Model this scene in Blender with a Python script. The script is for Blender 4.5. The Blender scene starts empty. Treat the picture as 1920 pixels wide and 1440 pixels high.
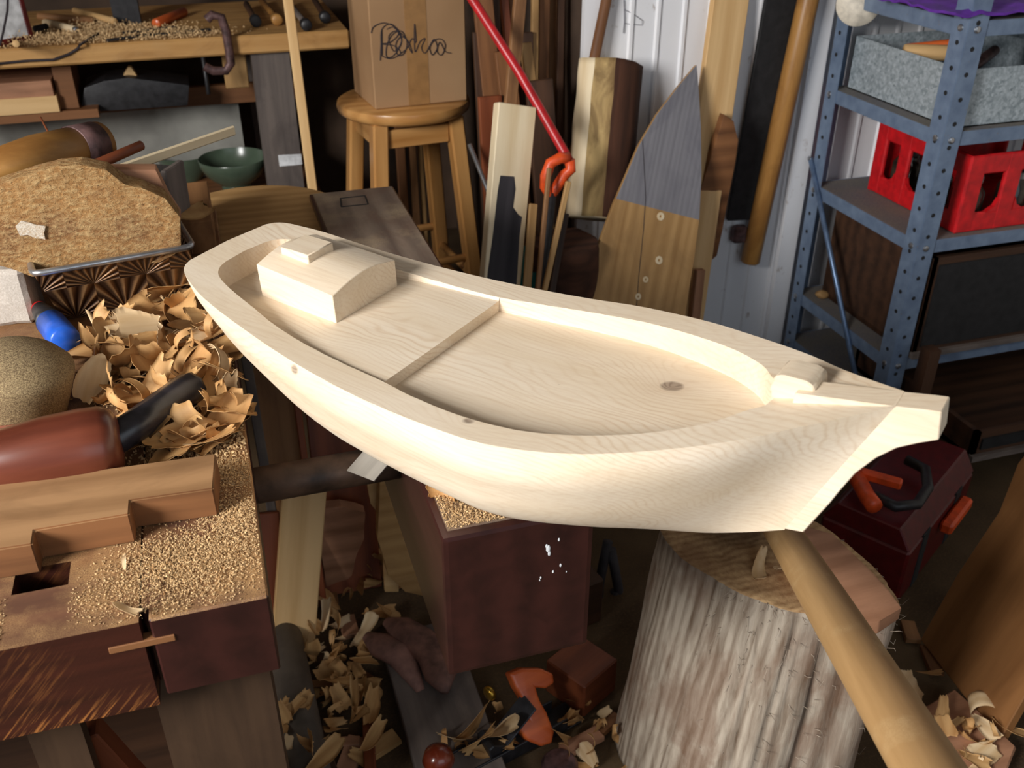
import bpy, bmesh, math, random
from mathutils import Vector, Matrix, noise, Euler
random.seed(7)
PI = math.pi
SC = bpy.context.scene
COL = SC.collection
# ------------------------------------------------------------------ camera (solved from the vanishing points)
W_, H_, F_ = 1920., 1440., 1797.
CAMP = Vector((0, 0, 1.5))
v1 = Vector((306-960, -340-720, F_)).normalized()
dn = Vector((956-960, 3765-720, F_)); dn = (dn - v1*dn.dot(v1)).normalized()
xr = dn.cross(v1)
if xr.x < 0: xr = -xr
RC = Matrix((xr, v1, -dn))                 # camera (right, down, forward) -> world
def ray(px, py): return RC @ Vector((px-960, py-720, F_))
def pz(px, py, z): d = ray(px, py); return CAMP + d*((z-CAMP.z)/d.z)
def py(px, p, y): d = ray(px, p); return CAMP + d*((y-CAMP.y)/d.y)
def pxx(px, p, x): d = ray(px, p); return CAMP + d*((x-CAMP.x)/d.x)
cam = bpy.data.cameras.new('camera'); co = bpy.data.objects.new('camera', cam); COL.objects.link(co)
right = RC @ Vector((1, 0, 0)); up = RC @ Vector((0, -1, 0)); back = RC @ Vector((0, 0, -1))
co.matrix_world = Matrix(((right.x, up.x, back.x, 0), (right.y, up.y, back.y, 0), (right.z, up.z, back.z, 1.5), (0, 0, 0, 1)))
cam.sensor_width = 36; cam.lens = F_/W_*36; cam.clip_start = .02
cam.dof.use_dof = True; cam.dof.focus_distance = 1.2; cam.dof.aperture_fstop = 9
SC.camera = co
# ------------------------------------------------------------------ materials
def L(c):                                   # sRGB 0-255 -> linear
    return tuple(((x/255)/12.92 if x/255 <= .04045 else ((x/255+.055)/1.055)**2.4) for x in c) + (1,)
class NT:
    def __init__(s, name):
        s.m = bpy.data.materials.new(name); s.m.use_nodes = True; s.t = s.m.node_tree
        s.b = s.t.nodes['Principled BSDF']
    def n(s, kind, **kw):
        nd = s.t.nodes.new('ShaderNode'+kind)
        for k, v in kw.items():
            if k.startswith('_'): setattr(nd, k[1:], v)
            else: s.set(nd.inputs[k if not k.startswith('i') or not k[1:].isdigit() else int(k[1:])], v)
        return nd
    def set(s, inp, v):
        if isinstance(v, bpy.types.NodeSocket): s.t.links.new(v, inp)
        else: inp.default_value = v
    def math(s, op, a, b=0., c=None):
        nd = s.t.nodes.new('ShaderNodeMath'); nd.operation = op; s.set(nd.inputs[0], a); s.set(nd.inputs[1], b)
        if c is not None: s.set(nd.inputs[2], c)
        return nd.outputs[0]
    def mix(s, f, a, b, mode='MIX'):
        nd = s.t.nodes.new('ShaderNodeMix'); nd.data_type = 'RGBA'; nd.blend_type = mode
        s.set(nd.inputs[0], f); s.set(nd.inputs[6], a); s.set(nd.inputs[7], b); return nd.outputs[2]
    def ramp(s, f, stops):
        nd = s.t.nodes.new('ShaderNodeValToRGB'); s.set(nd.inputs[0], f); e = nd.color_ramp.elements
        while len(e) < len(stops): e.new(.5)
        for i, (p, c) in enumerate(stops): e[i].position = p; e[i].color = c if isinstance(c, tuple) else (c, c, c, 1)
        return nd.outputs[0]
    def coords(s, scale, rnd=True):
        tc = s.t.nodes.new('ShaderNodeTexCoord'); v = tc.outputs['Object']
        if rnd:
            oi = s.t.nodes.new('ShaderNodeObjectInfo')
            r = s.t.nodes.new('ShaderNodeVectorMath'); r.operation = 'MULTIPLY_ADD'
            cb = s.t.nodes.new('ShaderNodeCombineXYZ')
            for i in range(3): s.set(cb.inputs[i], oi.outputs['Random'])
            s.set(r.inputs[0], cb.outputs[0]); r.inputs[1].default_value = (3.1, 1.7, 2.3); s.set(r.inputs[2], v); v = r.outputs[0]
        return s.scaled(v, scale)
    def scaled(s, v, scale):
        mp = s.t.nodes.new('ShaderNodeMapping'); s.set(mp.inputs['Vector'], v); mp.inputs['Scale'].default_value = scale
        return mp.outputs[0]
    def noise(s, v, scale=1., detail=4., rough=.55, dist=0.):
        nd = s.t.nodes.new('ShaderNodeTexNoise'); s.set(nd.inputs['Vector'], v)
        nd.inputs['Scale'].default_value = scale; nd.inputs['Detail'].default_value = detail
        nd.inputs['Roughness'].default_value = rough; nd.inputs['Distortion'].default_value = dist
        return nd.outputs[0]
    def bump(s, h, strength=.3, dist=.002):
        nd = s.t.nodes.new('ShaderNodeBump'); nd.inputs['Strength'].default_value = strength; nd.inputs['Distance'].default_value = dist
        s.set(nd.inputs['Height'], h); s.set(s.b.inputs['Normal'], nd.outputs[0])
    def fin(s, col, rough=.6, metal=0., spec=.5, coat=0.):
        s.set(s.b.inputs['Base Color'], col); s.set(s.b.inputs['Roughness'], rough); s.b.inputs['Metallic'].default_value = metal
        s.b.inputs['Specular IOR Level'].default_value = spec; s.b.inputs['Coat Weight'].default_value = coat
        s.b.inputs['Coat Roughness'].default_value = .25
        return s.m
def wood(name, dark, light, stretch=(2.2, 34, 34), rough=.6, bump=.25, coat=0., dust=0., dustc=(190, 150, 100), stain=None, stainamt=.0, spec=.35):
    t = NT(name); v = t.coords(stretch)
    a = t.noise(v, 1., 6, .62, .35); big = t.noise(t.scaled(v, (.35, .16, .16)), 1., 3, .5, .6)
    wv = t.n('TexWave', Vector=t.scaled(v, (.25, .35, .35)), Scale=.55, Distortion=5.5, Detail=3., **{'Detail Scale': .9, '_bands_direction': 'Y'})
    f = t.math('ADD', t.math('MULTIPLY', a, .6), t.math('ADD', t.math('MULTIPLY', wv.outputs[1], .16), t.math('MULTIPLY', big, .3)))
    c = t.ramp(f, [(.3, L(dark)), (.66, L(light))])
    if stainamt:
        sn = t.noise(t.coords((5, 9, 9)), 1., 5, .6, 1.)
        c = t.mix(t.math('MULTIPLY', t.ramp(sn, [(.48, 0.), (.62, 1.)]), stainamt), c, L(stain))
    if dust:
        d1 = t.noise(t.coords((14, 14, 14)), 1., 4, .6); d2 = t.noise(t.coords((950, 950, 950)), 1., 3, .7)
        m = t.math('MULTIPLY', t.ramp(d1, [(.62-.3*dust, 0.), (.86-.3*dust, 1.)]), t.ramp(d2, [(.38, 0.), (.62, 1.)]))
        c = t.mix(m, c, L(dustc))
    t.bump(a, bump, .0012)
    return t.fin(c, rough, 0, spec, coat)
def plain(name, c, rough=.5, metal=0., var=.12, scale=40, bumpy=0., spec=.5, coat=0.):
    t = NT(name); n = t.noise(t.coords((scale,)*3), 1., 4)
    lo = tuple(x*(1-var) for x in c); hi = tuple(min(255, x*(1+var)) for x in c)
    if bumpy: t.bump(n, bumpy, .002)
    return t.fin(t.ramp(n, [(.3, L(lo)), (.7, L(hi))]), rough, metal, spec, coat)
def speckle(name, base, specs, amt=.5, rough=.8, scale=300, stretch=(1, 1, 1), bump=.5, big=None):
    t = NT(name); v = t.coords(tuple(scale*s for s in stretch))
    v = t.scaled(v, (2.2, 2.2, 2.2)); d = t.noise(v, 1., 4, .75); b = t.noise(t.coords((9, 9, 9)), 1., 4)
    c = t.ramp(b, [(.35, L(base)), (.65, L(big or base))])
    c = t.mix(t.ramp(d, [(.54-amt*.3, 0.), (.84-amt*.3, 1.)]), c, L(specs))
    t.bump(d, bump, .002); return t.fin(c, rough, 0, .25)
M = {}
def boat_mat():
    t = NT('pale_carved_pine'); tc = t.t.nodes.new('ShaderNodeTexCoord'); P = tc.outputs['Object']
    sp = t.n('SeparateXYZ', Vector=P)
    warp = t.noise(t.scaled(P, (3.2, 9, 9)), 1., 3, .5)
    x, y, z = sp.outputs
    fld = t.math('ADD', t.math('MULTIPLY', t.math('ADD', y, t.math('MULTIPLY', z, 1.2)), 1.0), t.math('MULTIPLY', warp, .13))
    fld = t.math('ADD', fld, t.math('MULTIPLY', t.math('MULTIPLY', x, x), .10))
    core = None; halo = None
    for kx, ky, kz, r, amp in ((.286, .046, -.004, .0085, .075), (-.074, -.139, -.004, .0050, .03), (-.103, -.138, -.012, .003, .0), (.154, -.128, .013, .006, .05), (.176, .003, -.013, .0022, .02), (-.17, .035, .06, .001, .06)):
        dx = t.math('MULTIPLY', t.math('SUBTRACT', x, kx), .75); dy = t.math('SUBTRACT', y, ky); dz = t.math('SUBTRACT', z, kz)
        d = t.math('SQRT', t.math('ADD', t.math('ADD', t.math('MULTIPLY', dx, dx), t.math('MULTIPLY', dy, dy)), t.math('MULTIPLY', t.math('MULTIPLY', dz, dz), .6 if kz else .1)))
        g = t.math('EXPONENT', t.math('MULTIPLY', d, -26.)); fld = t.math('ADD', fld, t.math('MULTIPLY', g, amp))
        mr = t.n('MapRange', Value=d, **{'From Min': r*1.25, 'From Max': r*.9}).outputs[0]
        core = mr if core is None else t.math('MAXIMUM', core, mr)
        if r > .0065:
            h = t.math('EXPONENT', t.math('MULTIPLY', d, -60.)); halo = h if halo is None else t.math('MAXIMUM', halo, h)
    rings = t.math('SINE', t.math('MULTIPLY', fld, 780.)); r01 = t.math('POWER', t.math('ADD', t.math('MULTIPLY', rings, .5), .5), 4.)
    fine = t.noise(t.scaled(P, (9, 260, 260)), 1., 4, .6)
    tone = t.noise(t.scaled(P, (2.5, 14, 14)), 1., 3, .5, .5)
    c = t.ramp(tone, [(.3, L((229, 209, 180))), (.7, L((242, 227, 205)))])
    fade = t.ramp(t.noise(t.scaled(P, (5, 12, 12)), 1., 2), [(.35, .05), (.7, .48)])
    c = t.mix(t.math('MULTIPLY', r01, fade), c, L((208, 176, 138)))
    c = t.mix(t.math('MULTIPLY', t.ramp(fine, [(.45, 0.), (.75, 1.)]), .22), c, L((190, 150, 108)))
    c = t.mix(t.math('MULTIPLY', halo, .38), c, L((176, 140, 110)))
    rc = t.math('POWER', t.math('ADD', t.math('MULTIPLY', rings, .5), .5), 2.)
    c = t.mix(t.math('MULTIPLY', core, .75), c, t.mix(rc, L((150, 130, 112)), L((104, 84, 70))))
    t.bump(fine, .12, .0006)
    return t.fin(c, .62, 0, .25)
M['boat'] = boat_mat()
M['pine'] = wood('pine', (196, 152, 96), (226, 188, 134))
M['palewood'] = wood('pale_wood', (214, 188, 146), (238, 220, 186))
M['tan'] = wood('tan_board', (158, 118, 70), (190, 150, 98), stretch=(3, 50, 50), stain=(128, 96, 60), stainamt=.3)
M['honey'] = wood('honey_wood', (132, 88, 42), (180, 132, 72), rough=.4, stain=(96, 52, 20), stainamt=.35)
M['stool'] = wood('varnished_stool_wood', (166, 112, 56), (204, 152, 92), rough=.28, coat=.4)
M['bench'] = wood('bench_top_pine', (170, 122, 66), (206, 160, 100), dust=.35, stain=(120, 76, 36), stainamt=.3)
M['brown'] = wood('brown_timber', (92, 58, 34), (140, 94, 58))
M['midbrown'] = wood('mid_brown_timber', (112, 76, 46), (164, 118, 76), stain=(80, 50, 30), stainamt=.4)
M['notchtop'] = wood('tan_grey_timber', (130, 94, 60), (172, 132, 92), stain=(92, 66, 42), stainamt=.35)
M['darkbrown'] = wood('dark_timber', (42, 28, 20), (82, 55, 38))
M['redbrown'] = wood('red_brown_timber', (92, 44, 26), (140, 76, 46), rough=.45)
M['pinkwood'] = wood('pinkish_offcut', (142, 98, 70), (186, 136, 104), stain=(90, 60, 44), stainamt=.25)
M['greywood'] = wood('grey_weathered_board', (88, 80, 76), (126, 114, 106), stain=(70, 62, 60), stainamt=.4)
M['greyply'] = wood('grey_painted_ply', (118, 116, 121), (138, 136, 141), stretch=(3, 110, 110), stain=(98, 96, 106), stainamt=.35)
M['char'] = wood('charred_wood', (34, 32, 36), (66, 62, 66), rough=.7)
M['maroon'] = wood('maroon_varnish', (38, 20, 18), (60, 31, 27), rough=.3, bump=.1, coat=.35, spec=.4)
def bench_front():
    t = NT('worn_maroon_bench'); v = t.coords((3, 40, 40))
    a = t.noise(v, 1., 5); c = t.ramp(a, [(.3, L((44, 22, 16))), (.7, L((74, 36, 25)))])
    sp = t.n('SeparateXYZ', Vector=t.n('NewGeometry').outputs['Position'])
    # diagonal saw scratches and a worn lower arris
    rot = t.t.nodes.new('ShaderNodeMapping'); t.set(rot.inputs['Vector'], t.coords((1, 1, 1), False)); rot.inputs['Rotation'].default_value = (0, .85, 0)
    sc = t.noise(t.scaled(rot.outputs[0], (14, 14, 260)), 1., 3, .7)
    lo = t.noise(t.coords((9, 9, 9)), 1., 3)
    edge = t.n('MapRange', Value=sp.outputs[2], **{'From Min': .795, 'From Max': .762}).outputs[0]
    m = t.math('MULTIPLY', t.ramp(sc, [(.5, 0.), (.66, 1.)]), t.math('ADD', t.math('MULTIPLY', edge, 1.), t.ramp(lo, [(.5, 0.), (.75, .5)])))
    c = t.mix(t.math('MINIMUM', m, 1.), c, L((176, 112, 58)))
    t.bump(sc, .15, .001); return t.fin(c, .38, 0, .4, .2)
M['benchfront'] = bench_front()
M['dustytop'] = wood('dusty_bench_top', (76, 50, 38), (118, 80, 58), dust=.75, dustc=(196, 156, 104), stain=(140, 92, 52), stainamt=.5, rough=.7)
M['jawtop'] = wood('dusty_jaw_top', (92, 76, 66), (134, 116, 100), dust=.5, dustc=(176, 154, 122), stain=(104, 72, 56), stainamt=.35, rough=.75)
M['stump'] = wood('weathered_log_wood', (104, 84, 66), (190, 176, 158), stretch=(7, 100, 100), rough=.95, bump=1., stain=(118, 82, 60), stainamt=.45, spec=.15)
M['endgrain'] = wood('rough_sawn_end', (150, 112, 74), (206, 170, 124), stretch=(26, 120, 120), rough=.95, bump=1., stain=(128, 88, 58), stainamt=.5)
def chunk_mat():
    t = NT('rough_sawn_chunk'); v = t.coords((1, 1, 1)); a = t.noise(t.scaled(v, (110, 190, 150)), 1., 5, .7); b = t.noise(t.scaled(v, (12, 12, 12)), 1., 4, .6); p = t.noise(t.scaled(v, (320, 320, 320)), 1., 3, .6)
    c = t.ramp(b, [(.3, L((126, 88, 58))), (.5, L((168, 124, 76))), (.68, L((146, 110, 68)))])
    c = t.mix(t.ramp(a, [(.42, 0.), (.66, .8)]), c, L((204, 172, 122))); c = t.mix(t.ramp(p, [(.28, .85), (.40, 0.)]), c, L((84, 56, 34)))
    t.bump(a, 1., .005); return t.fin(c, .9, 0, .2)
M['chunk'] = chunk_mat()
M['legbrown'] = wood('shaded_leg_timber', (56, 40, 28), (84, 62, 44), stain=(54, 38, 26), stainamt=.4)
M['bark'] = wood('dark_bark', (34, 20, 14), (84, 52, 36), stretch=(3, 40, 40), rough=.9, bump=1.)
M['innerbark'] = wood('stripped_bark', (122, 92, 54), (196, 166, 112), stretch=(5, 30, 30), rough=.85, bump=.8, stain=(84, 58, 34), stainamt=.6)
M['handle'] = wood('ash_handle', (146, 110, 66), (190, 152, 104), rough=.5, dust=.2, dustc=(214, 186, 140))
M['shaving'] = wood('wood_shaving', (172, 124, 72), (212, 168, 112), stretch=(6, 70, 70), bump=.15)
M['shavingpale'] = wood('pale_shaving', (206, 168, 118), (232, 204, 162), stretch=(6, 70, 70), bump=.1)
for k in ('shaving', 'shavingpale'):
    b = M[k].node_tree.nodes['Principled BSDF']; b.inputs['Subsurface Weight'].default_value = .0
M['dust'] = plain('sawdust_grain', (206, 172, 126), .9, 0, .25, 500)
M['mallethead'] = speckle('sawdusty_mallet_wood', (98, 78, 58), (206, 182, 136), .46, .85, 300, (1, 1, 1), .5, (122, 100, 72))
M['redmallet'] = wood('red_mallet_wood', (74, 33, 22), (114, 58, 40), stretch=(3, 30, 30), rough=.3, coat=.35)
M['black'] = plain('black_iron', (34, 33, 35), .45, 0, .3, 60, .2)
M['ebony'] = plain('black_handle_wood', (38, 36, 40), .32, 0, .35, 40, .15, coat=.2)
M['darkiron'] = plain('dark_plane_iron', (66, 66, 70), .4, .6, .2)
M['blackdull'] = plain('dull_black', (26, 25, 26), .8, 0, .3)
M['iron'] = plain('brown_iron', (96, 72, 70), .5, .4, .3, 50, .2)
M['pipe'] = plain('steel_vise_rod', (88, 68, 54), .5, .1, .35, 30, .25)
M['steel'] = plain('bright_steel', (176, 178, 182), .3, .9, .1)
M['bluesteel'] = plain('blue_steel_rod', (112, 134, 166), .35, .6, .12)
def shelf_paint():
    t = NT('blue_grey_paint'); n = t.noise(t.coords((30, 30, 30)), 1., 4); r = t.noise(t.coords((90, 90, 90)), 1., 3)
    c = t.ramp(n, [(.3, L((98, 115, 140))), (.7, L((120, 138, 162)))])
    c = t.mix(t.ramp(r, [(.68, 0.), (.74, .8)]), c, L((128, 120, 110))); return t.fin(c, .42, .1, .5)
M['shelf'] = shelf_paint()
M['shelftop'] = speckle('dusty_shelf_top', (120, 114, 106), (140, 132, 120), .4, .8, 120, (1, 1, 1), .1, (104, 104, 112))
def galv():
    t = NT('galvanised_steel'); v = t.coords((140, 140, 140))
    vo = t.n('TexVoronoi', Vector=v, Scale=1.); n = t.noise(v, .6, 4)
    f = t.math('ADD', t.math('MULTIPLY', vo.outputs['Color'], .35), t.math('MULTIPLY', n, .65))
    return t.fin(t.ramp(f, [(.25, L((126, 138, 144))), (.7, L((194, 204, 210)))]), .45, .25, .5)
M['galv'] = galv()
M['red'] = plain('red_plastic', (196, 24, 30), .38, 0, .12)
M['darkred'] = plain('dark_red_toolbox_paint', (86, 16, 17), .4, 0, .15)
M['redtube'] = plain('red_tube_paint', (176, 32, 36), .35)
M['orange'] = plain('orange_plastic', (224, 82, 32), .4)
M['orangewood'] = wood('orange_varnished_wood', (176, 72, 30), (222, 108, 54), rough=.3, coat=.4)
M['knob'] = wood('red_brown_knob', (84, 28, 16), (126, 50, 26), rough=.15, coat=.8)
M['brass'] = plain('brass', (190, 150, 60), .3, .9)
M['green'] = plain('celadon_glaze', (78, 92, 76), .25, 0, .1, 12, coat=.3)
M['teal'] = plain('teal_plastic', (20, 112, 108), .45)
M['blue'] = plain('blue_label', (36, 92, 196), .35)
M['cream'] = plain('cream_paint', (222, 212, 194), .6)
M['white'] = plain('white_paper', (224, 226, 228), .7)
M['flake'] = speckle('flaking_paint', (206, 192, 172), (232, 226, 214), .5, .8, 160, (1, 1, 1), .8, (182, 150, 112))
M['purple'] = plain('purple_cloth', (96, 44, 150), .9)
M['leather'] = plain('pinkish_leather', (124, 88, 76), .7, 0, .3, 25, .5)
M['cement'] = speckle('pale_cement_block', (186, 176, 164), (214, 206, 196), .45, .9, 200, (1, 1, 1), .4)
M['greypipe'] = plain('grey_plastic_pipe', (92, 82, 72), .6, 0, .2, 14)
M['copper'] = plain('copper_wire', (196, 116, 80), .35, .8)
M['glass'] = plain('dark_bottle_glass', (54, 48, 40), .12, 0, .4, 30)
M['ink'] = plain('black_ink', (48, 40, 44), .8)
M['pencil'] = plain('pencil_line', (110, 108, 116), .8)
M['bristle'] = plain('dark_bristles', (44, 38, 34), .9, 0, .4, 300, .5)
def cardboard():
    t = NT('cardboard'); n = t.noise(t.coords((4, 4, 60)), 1., 3); n2 = t.noise(t.coords((3, 3, 3)), 1., 3)
    c = t.ramp(n2, [(.3, L((160, 124, 88))), (.7, L((182, 146, 108)))])
    c = t.mix(t.math('MULTIPLY', n, .15), c, L((140, 104, 72))); return t.fin(c, .75, 0, .3)
M['card'] = cardboard()
M['tape'] = plain('brown_tape', (156, 116, 72), .3, 0, .06)
def fan_tin():
    # radiating pressed-metal fans: ridges follow the angle about the centre of each diamond cell
    t = NT('embossed_brass_tin'); tc = t.t.nodes.new('ShaderNodeTexCoord'); sp = t.n('SeparateXYZ', Vector=tc.outputs['UV'])
    u, v = sp.outputs[0], sp.outputs[1]
    cu = t.math('SUBTRACT', t.math('FRACT', u), .5); row = t.math('FRACT', v)
    sh = t.math('MULTIPLY', t.math('FLOOR', v), .5); cu = t.math('SUBTRACT', t.math('FRACT', t.math('ADD', u, sh)), .5)
    ang = t.math('ARCTAN2', cu, t.math('ADD', row, .02))
    rid = t.math('SINE', t.math('MULTIPLY', ang, 22.)); n = t.noise(t.coords((25, 25, 25)), 1., 4)
    c = t.ramp(t.math('ADD', t.math('MULTIPLY', rid, .3), t.math('MULTIPLY', n, .8)), [(.25, L((66, 44, 30))), (.75, L((158, 118, 78)))])
    t.bump(rid, .9, .0025); return t.fin(c, .42, .45, .5)
M['tin'] = fan_tin()
def floor_mat():
    t = NT('dirty_concrete'); a = t.noise(t.coords((3, 3, 3), False), 1., 6); b = t.noise(t.coords((190, 190, 190), False), 1., 5, .7)
    c = t.ramp(a, [(.35, L((64, 50, 36))), (.65, L((98, 80, 58)))]); c = t.mix(t.ramp(b, [(.5, 0.), (.75, .6)]), c, L((120, 92, 62)))
    t.bump(b, .4, .003); return t.fin(c, .9, 0, .2)
M['floor'] = floor_mat()
def wall_mat():
    t = NT('white_steel_cladding'); a = t.noise(t.coords((2, 2, 1.2), False), 1., 5); b = t.noise(t.coords((26, 26, 18), False), 1., 4)
    c = t.ramp(a, [(.3, L((226, 225, 226))), (.7, L((241, 241, 244)))]); c = t.mix(t.ramp(b, [(.66, 0.), (.76, .7)]), c, L((150, 126, 106)))
    return t.fin(c, .5, 0, .4)
M['wall'] = wall_mat()
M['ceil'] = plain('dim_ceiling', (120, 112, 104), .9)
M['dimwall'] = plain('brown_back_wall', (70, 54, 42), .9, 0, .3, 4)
M['greypanel'] = plain('grey_white_panel', (150, 148, 140), .7, 0, .15, 6)
M['whitepaint'] = plain('plaster_paint', (196, 190, 180), .8, 0, .06, 3)
# ------------------------------------------------------------------ object helpers
WM = {}
I4 = Matrix.Identity(4)
def props(o, label=None, cat=None, group=None, kind=None):
    if label: o['label'] = label
    if cat: o['category'] = cat
    if group: o['group'] = group
    if kind: o['kind'] = kind
    return o
def empty(name, label, cat, loc, group=None, M4=None):
    o = bpy.data.objects.new(name, None); COL.objects.link(o); o.empty_display_size = .05
    m = M4 if M4 is not None else Matrix.Translation(loc)
    o.matrix_world = m; WM[o.name] = m.copy(); return props(o, label, cat, group)
def put(name, bm, mat, m=None, parent=None, label=None, cat=None, group=None, kind=None, smooth=None):
    me = bpy.data.meshes.new(name)
    bmesh.ops.recalc_face_normals(bm, faces=bm.faces)
    bm.to_mesh(me); bm.free()
    for x in (mat if isinstance(mat, (list, tuple)) else [mat]): me.materials.append(M[x])
    o = bpy.data.objects.new(name, me); COL.objects.link(o)
    m = m if m is not None else I4
    if parent:
        o.parent = parent; o.matrix_parent_inverse = I4; o.matrix_basis = WM[parent.name].inverted() @ m
    else: o.matrix_basis = m
    WM[o.name] = m.copy()
    if smooth is not None:
        for p in me.polygons: p.use_smooth = True
        if smooth < PI:
            me.shade_smooth = getattr(me, 'shade_smooth', None) if False else None
    return props(o, label, cat, group, kind)
def put_s(name, bm, mat, m=None, parent=None, ang=40, **kw):          # smooth faces, sharp edges above ang
    for e in bm.edges:
        e.smooth = not (len(e.link_faces) == 2 and e.calc_face_angle(0) > math.radians(ang))
    for f in bm.faces: f.smooth = True
    return put(name, bm, mat, m, parent, **kw)
def dup(o, m, label=None, parent=None, group=None):
    c = o.copy(); COL.objects.link(c)
    if parent: c.parent = parent; c.matrix_basis = m
    else: c.matrix_basis = m
    if label: c['label'] = label
    if group: c['group'] = group
    return c
AX = {'Z': Matrix.Rotation(PI/2, 4, 'Y'), 'Y': Matrix.Rotation(-PI/2, 4, 'Z')}
def gput(axis, name, bm, mat, m=None, parent=None, **kw):          # grain runs along the given axis of the shape
    bmesh.ops.transform(bm, matrix=AX[axis], verts=bm.verts)
    return put(name, bm, mat, (m if m is not None else I4) @ AX[axis].inverted(), parent, **kw)
def box(sx, sy, sz, bev=.002, c=(0, 0, 0), seg=1, bm=None, m=None):
    b = bmesh.new(); bmesh.ops.create_cube(b, size=1)
    bmesh.ops.transform(b, matrix=Matrix.Translation(c) @ Matrix.Diagonal((sx, sy, sz, 1)), verts=b.verts)
    if bev: bmesh.ops.bevel(b, geom=list(b.edges), offset=min(bev, .45*min(sx, sy, sz)), segments=seg, affect='EDGES', profile=.7)
    if m is not None: bmesh.ops.transform(b, matrix=m, verts=b.verts)
    return join(bm, b) if bm is not None else b
def join(a, b):
    me = bpy.data.meshes.new('t'); b.to_mesh(me); b.free(); a.from_mesh(me); bpy.data.meshes.remove(me); return a
def prism(pts, th, bev=.002, seg=1):
    b = bmesh.new(); vs = [b.verts.new((x, y, -th/2)) for x, y in pts]; f = b.faces.new(vs)
    r = bmesh.ops.extrude_face_region(b, geom=[f]); bmesh.ops.translate(b, vec=(0, 0, th), verts=[v for v in r['geom'] if isinstance(v, bmesh.types.BMVert)])
    if bev: bmesh.ops.bevel(b, geom=[e for e in b.edges if e.calc_length() > bev*2.2], offset=bev, segments=seg, affect='EDGES', profile=.7)
    return b
def lathe(prof, n=32, axis='X'):
    b = bmesh.new(); rings = []
    for x, r in prof:
        if r < 1e-5: rings.append([b.verts.new((x, 0, 0))])
        else: rings.append([b.verts.new((x, r*math.cos(2*PI*i/n), r*math.sin(2*PI*i/n))) for i in range(n)])
    for A, B in zip(rings, rings[1:]):
        for i in range(n):
            j = (i+1) % n
            if len(A) == 1 and len(B) == 1: continue
            if len(A) == 1: b.faces.new((A[0], B[i], B[j]))
            elif len(B) == 1: b.faces.new((A[i], B[0], A[j]))
            else: b.faces.new((A[i], B[i], B[j], A[j]))
    for R in (rings[0], rings[-1]):
        if len(R) > 1: b.faces.new(R)
    if axis == 'Z': bmesh.ops.transform(b, matrix=Matrix.Rotation(-PI/2, 4, 'Y'), verts=b.verts)
    return b
def tube(pts, r, n=8, closed=False, bm=None):
    b = bmesh.new(); P = [Vector(p) for p in pts]; N = len(P); rings = []; prev = None
    for i in range(N):
        t = (P[(i+1) % N]-P[i-1]) if closed else (P[min(i+1, N-1)]-P[max(i-1, 0)])
        t.normalize()
        if prev is None: a = t.orthogonal().normalized()
        else: a = (prev - t*prev.dot(t)).normalized()
        prev = a; c = t.cross(a); rr = r(i/(N-1)) if callable(r) else r
        rings.append([b.verts.new(P[i]+(a*math.cos(2*PI*k/n)+c*math.sin(2*PI*k/n))*rr) for k in range(n)])
    for i in range(N if closed else N-1):
        A, B = rings[i], rings[(i+1) % N]
        for k in range(n): b.faces.new((A[k], A[(k+1) % n], B[(k+1) % n], B[k]))
    if not closed: b.faces.new(rings[0]); b.faces.new(rings[-1])
    return join(bm, b) if bm is not None else b
def rough(bm, amp, sc, cuts=0, only=None):
    if cuts: bmesh.ops.subdivide_edges(bm, edges=list(bm.edges), cuts=cuts, use_grid_fill=True)
    bm.normal_update()
    for v in bm.verts:
        v.co += v.normal*amp*noise.noise(v.co*sc)
    return bm
def frame(A, B, n=(0, -1, 0)):                                      # X along A->B, Z towards n, origin midway
    A, B, n = Vector(A), Vector(B), Vector(n); x = (B-A).normalized(); z = (n-x*n.dot(x)).normalized(); y = z.cross(x); c = (A+B)/2
    return Matrix(((x.x, y.x, z.x, c.x), (x.y, y.y, z.y, c.y), (x.z, y.z, z.z, c.z), (0, 0, 0, 1)))
def beam(name, A, B, w, t, mat, n=(0, -1, 0), bev=.002, parent=None, bumpy=0., **kw):
    A, B = Vector(A), Vector(B); b = box((B-A).length, w, t, bev)
    if bumpy: rough(b, bumpy, 9, 3)
    return put(name, b, mat, frame(A, B, n), parent, **kw)
def rod(name, A, B, r, mat, parent=None, n=20, r2=None, **kw):
    A, B = Vector(A), Vector(B); Ln = (B-A).length; r2 = r2 or r; e = min(r, r2)*.15
    return put_s(name, lathe([(-Ln/2, r-e), (-Ln/2+e, r), (Ln/2-e, r2), (Ln/2, r2-e)], n), mat, frame(A, B), parent, **kw)
def to_floor(A, B, z=0.): A, B = Vector(A), Vector(B); d = B-A; return A+d*((z-A.z)/d.z)
def up_to(A, B, z): return to_floor(A, B, z)
def RZ(a): return Matrix.Rotation(a, 4, 'Z')
def TR(*v): return Matrix.Translation(Vector(v) if len(v) == 3 else Vector(v[0]))
def interp(x, tab):
    if x <= tab[0][0]: return tab[0][1]
    for (a, b), (c, d) in zip(tab, tab[1:]):
        if x <= c: return b+(d-b)*(x-a)/(c-a)
    return tab[-1][1]
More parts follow.
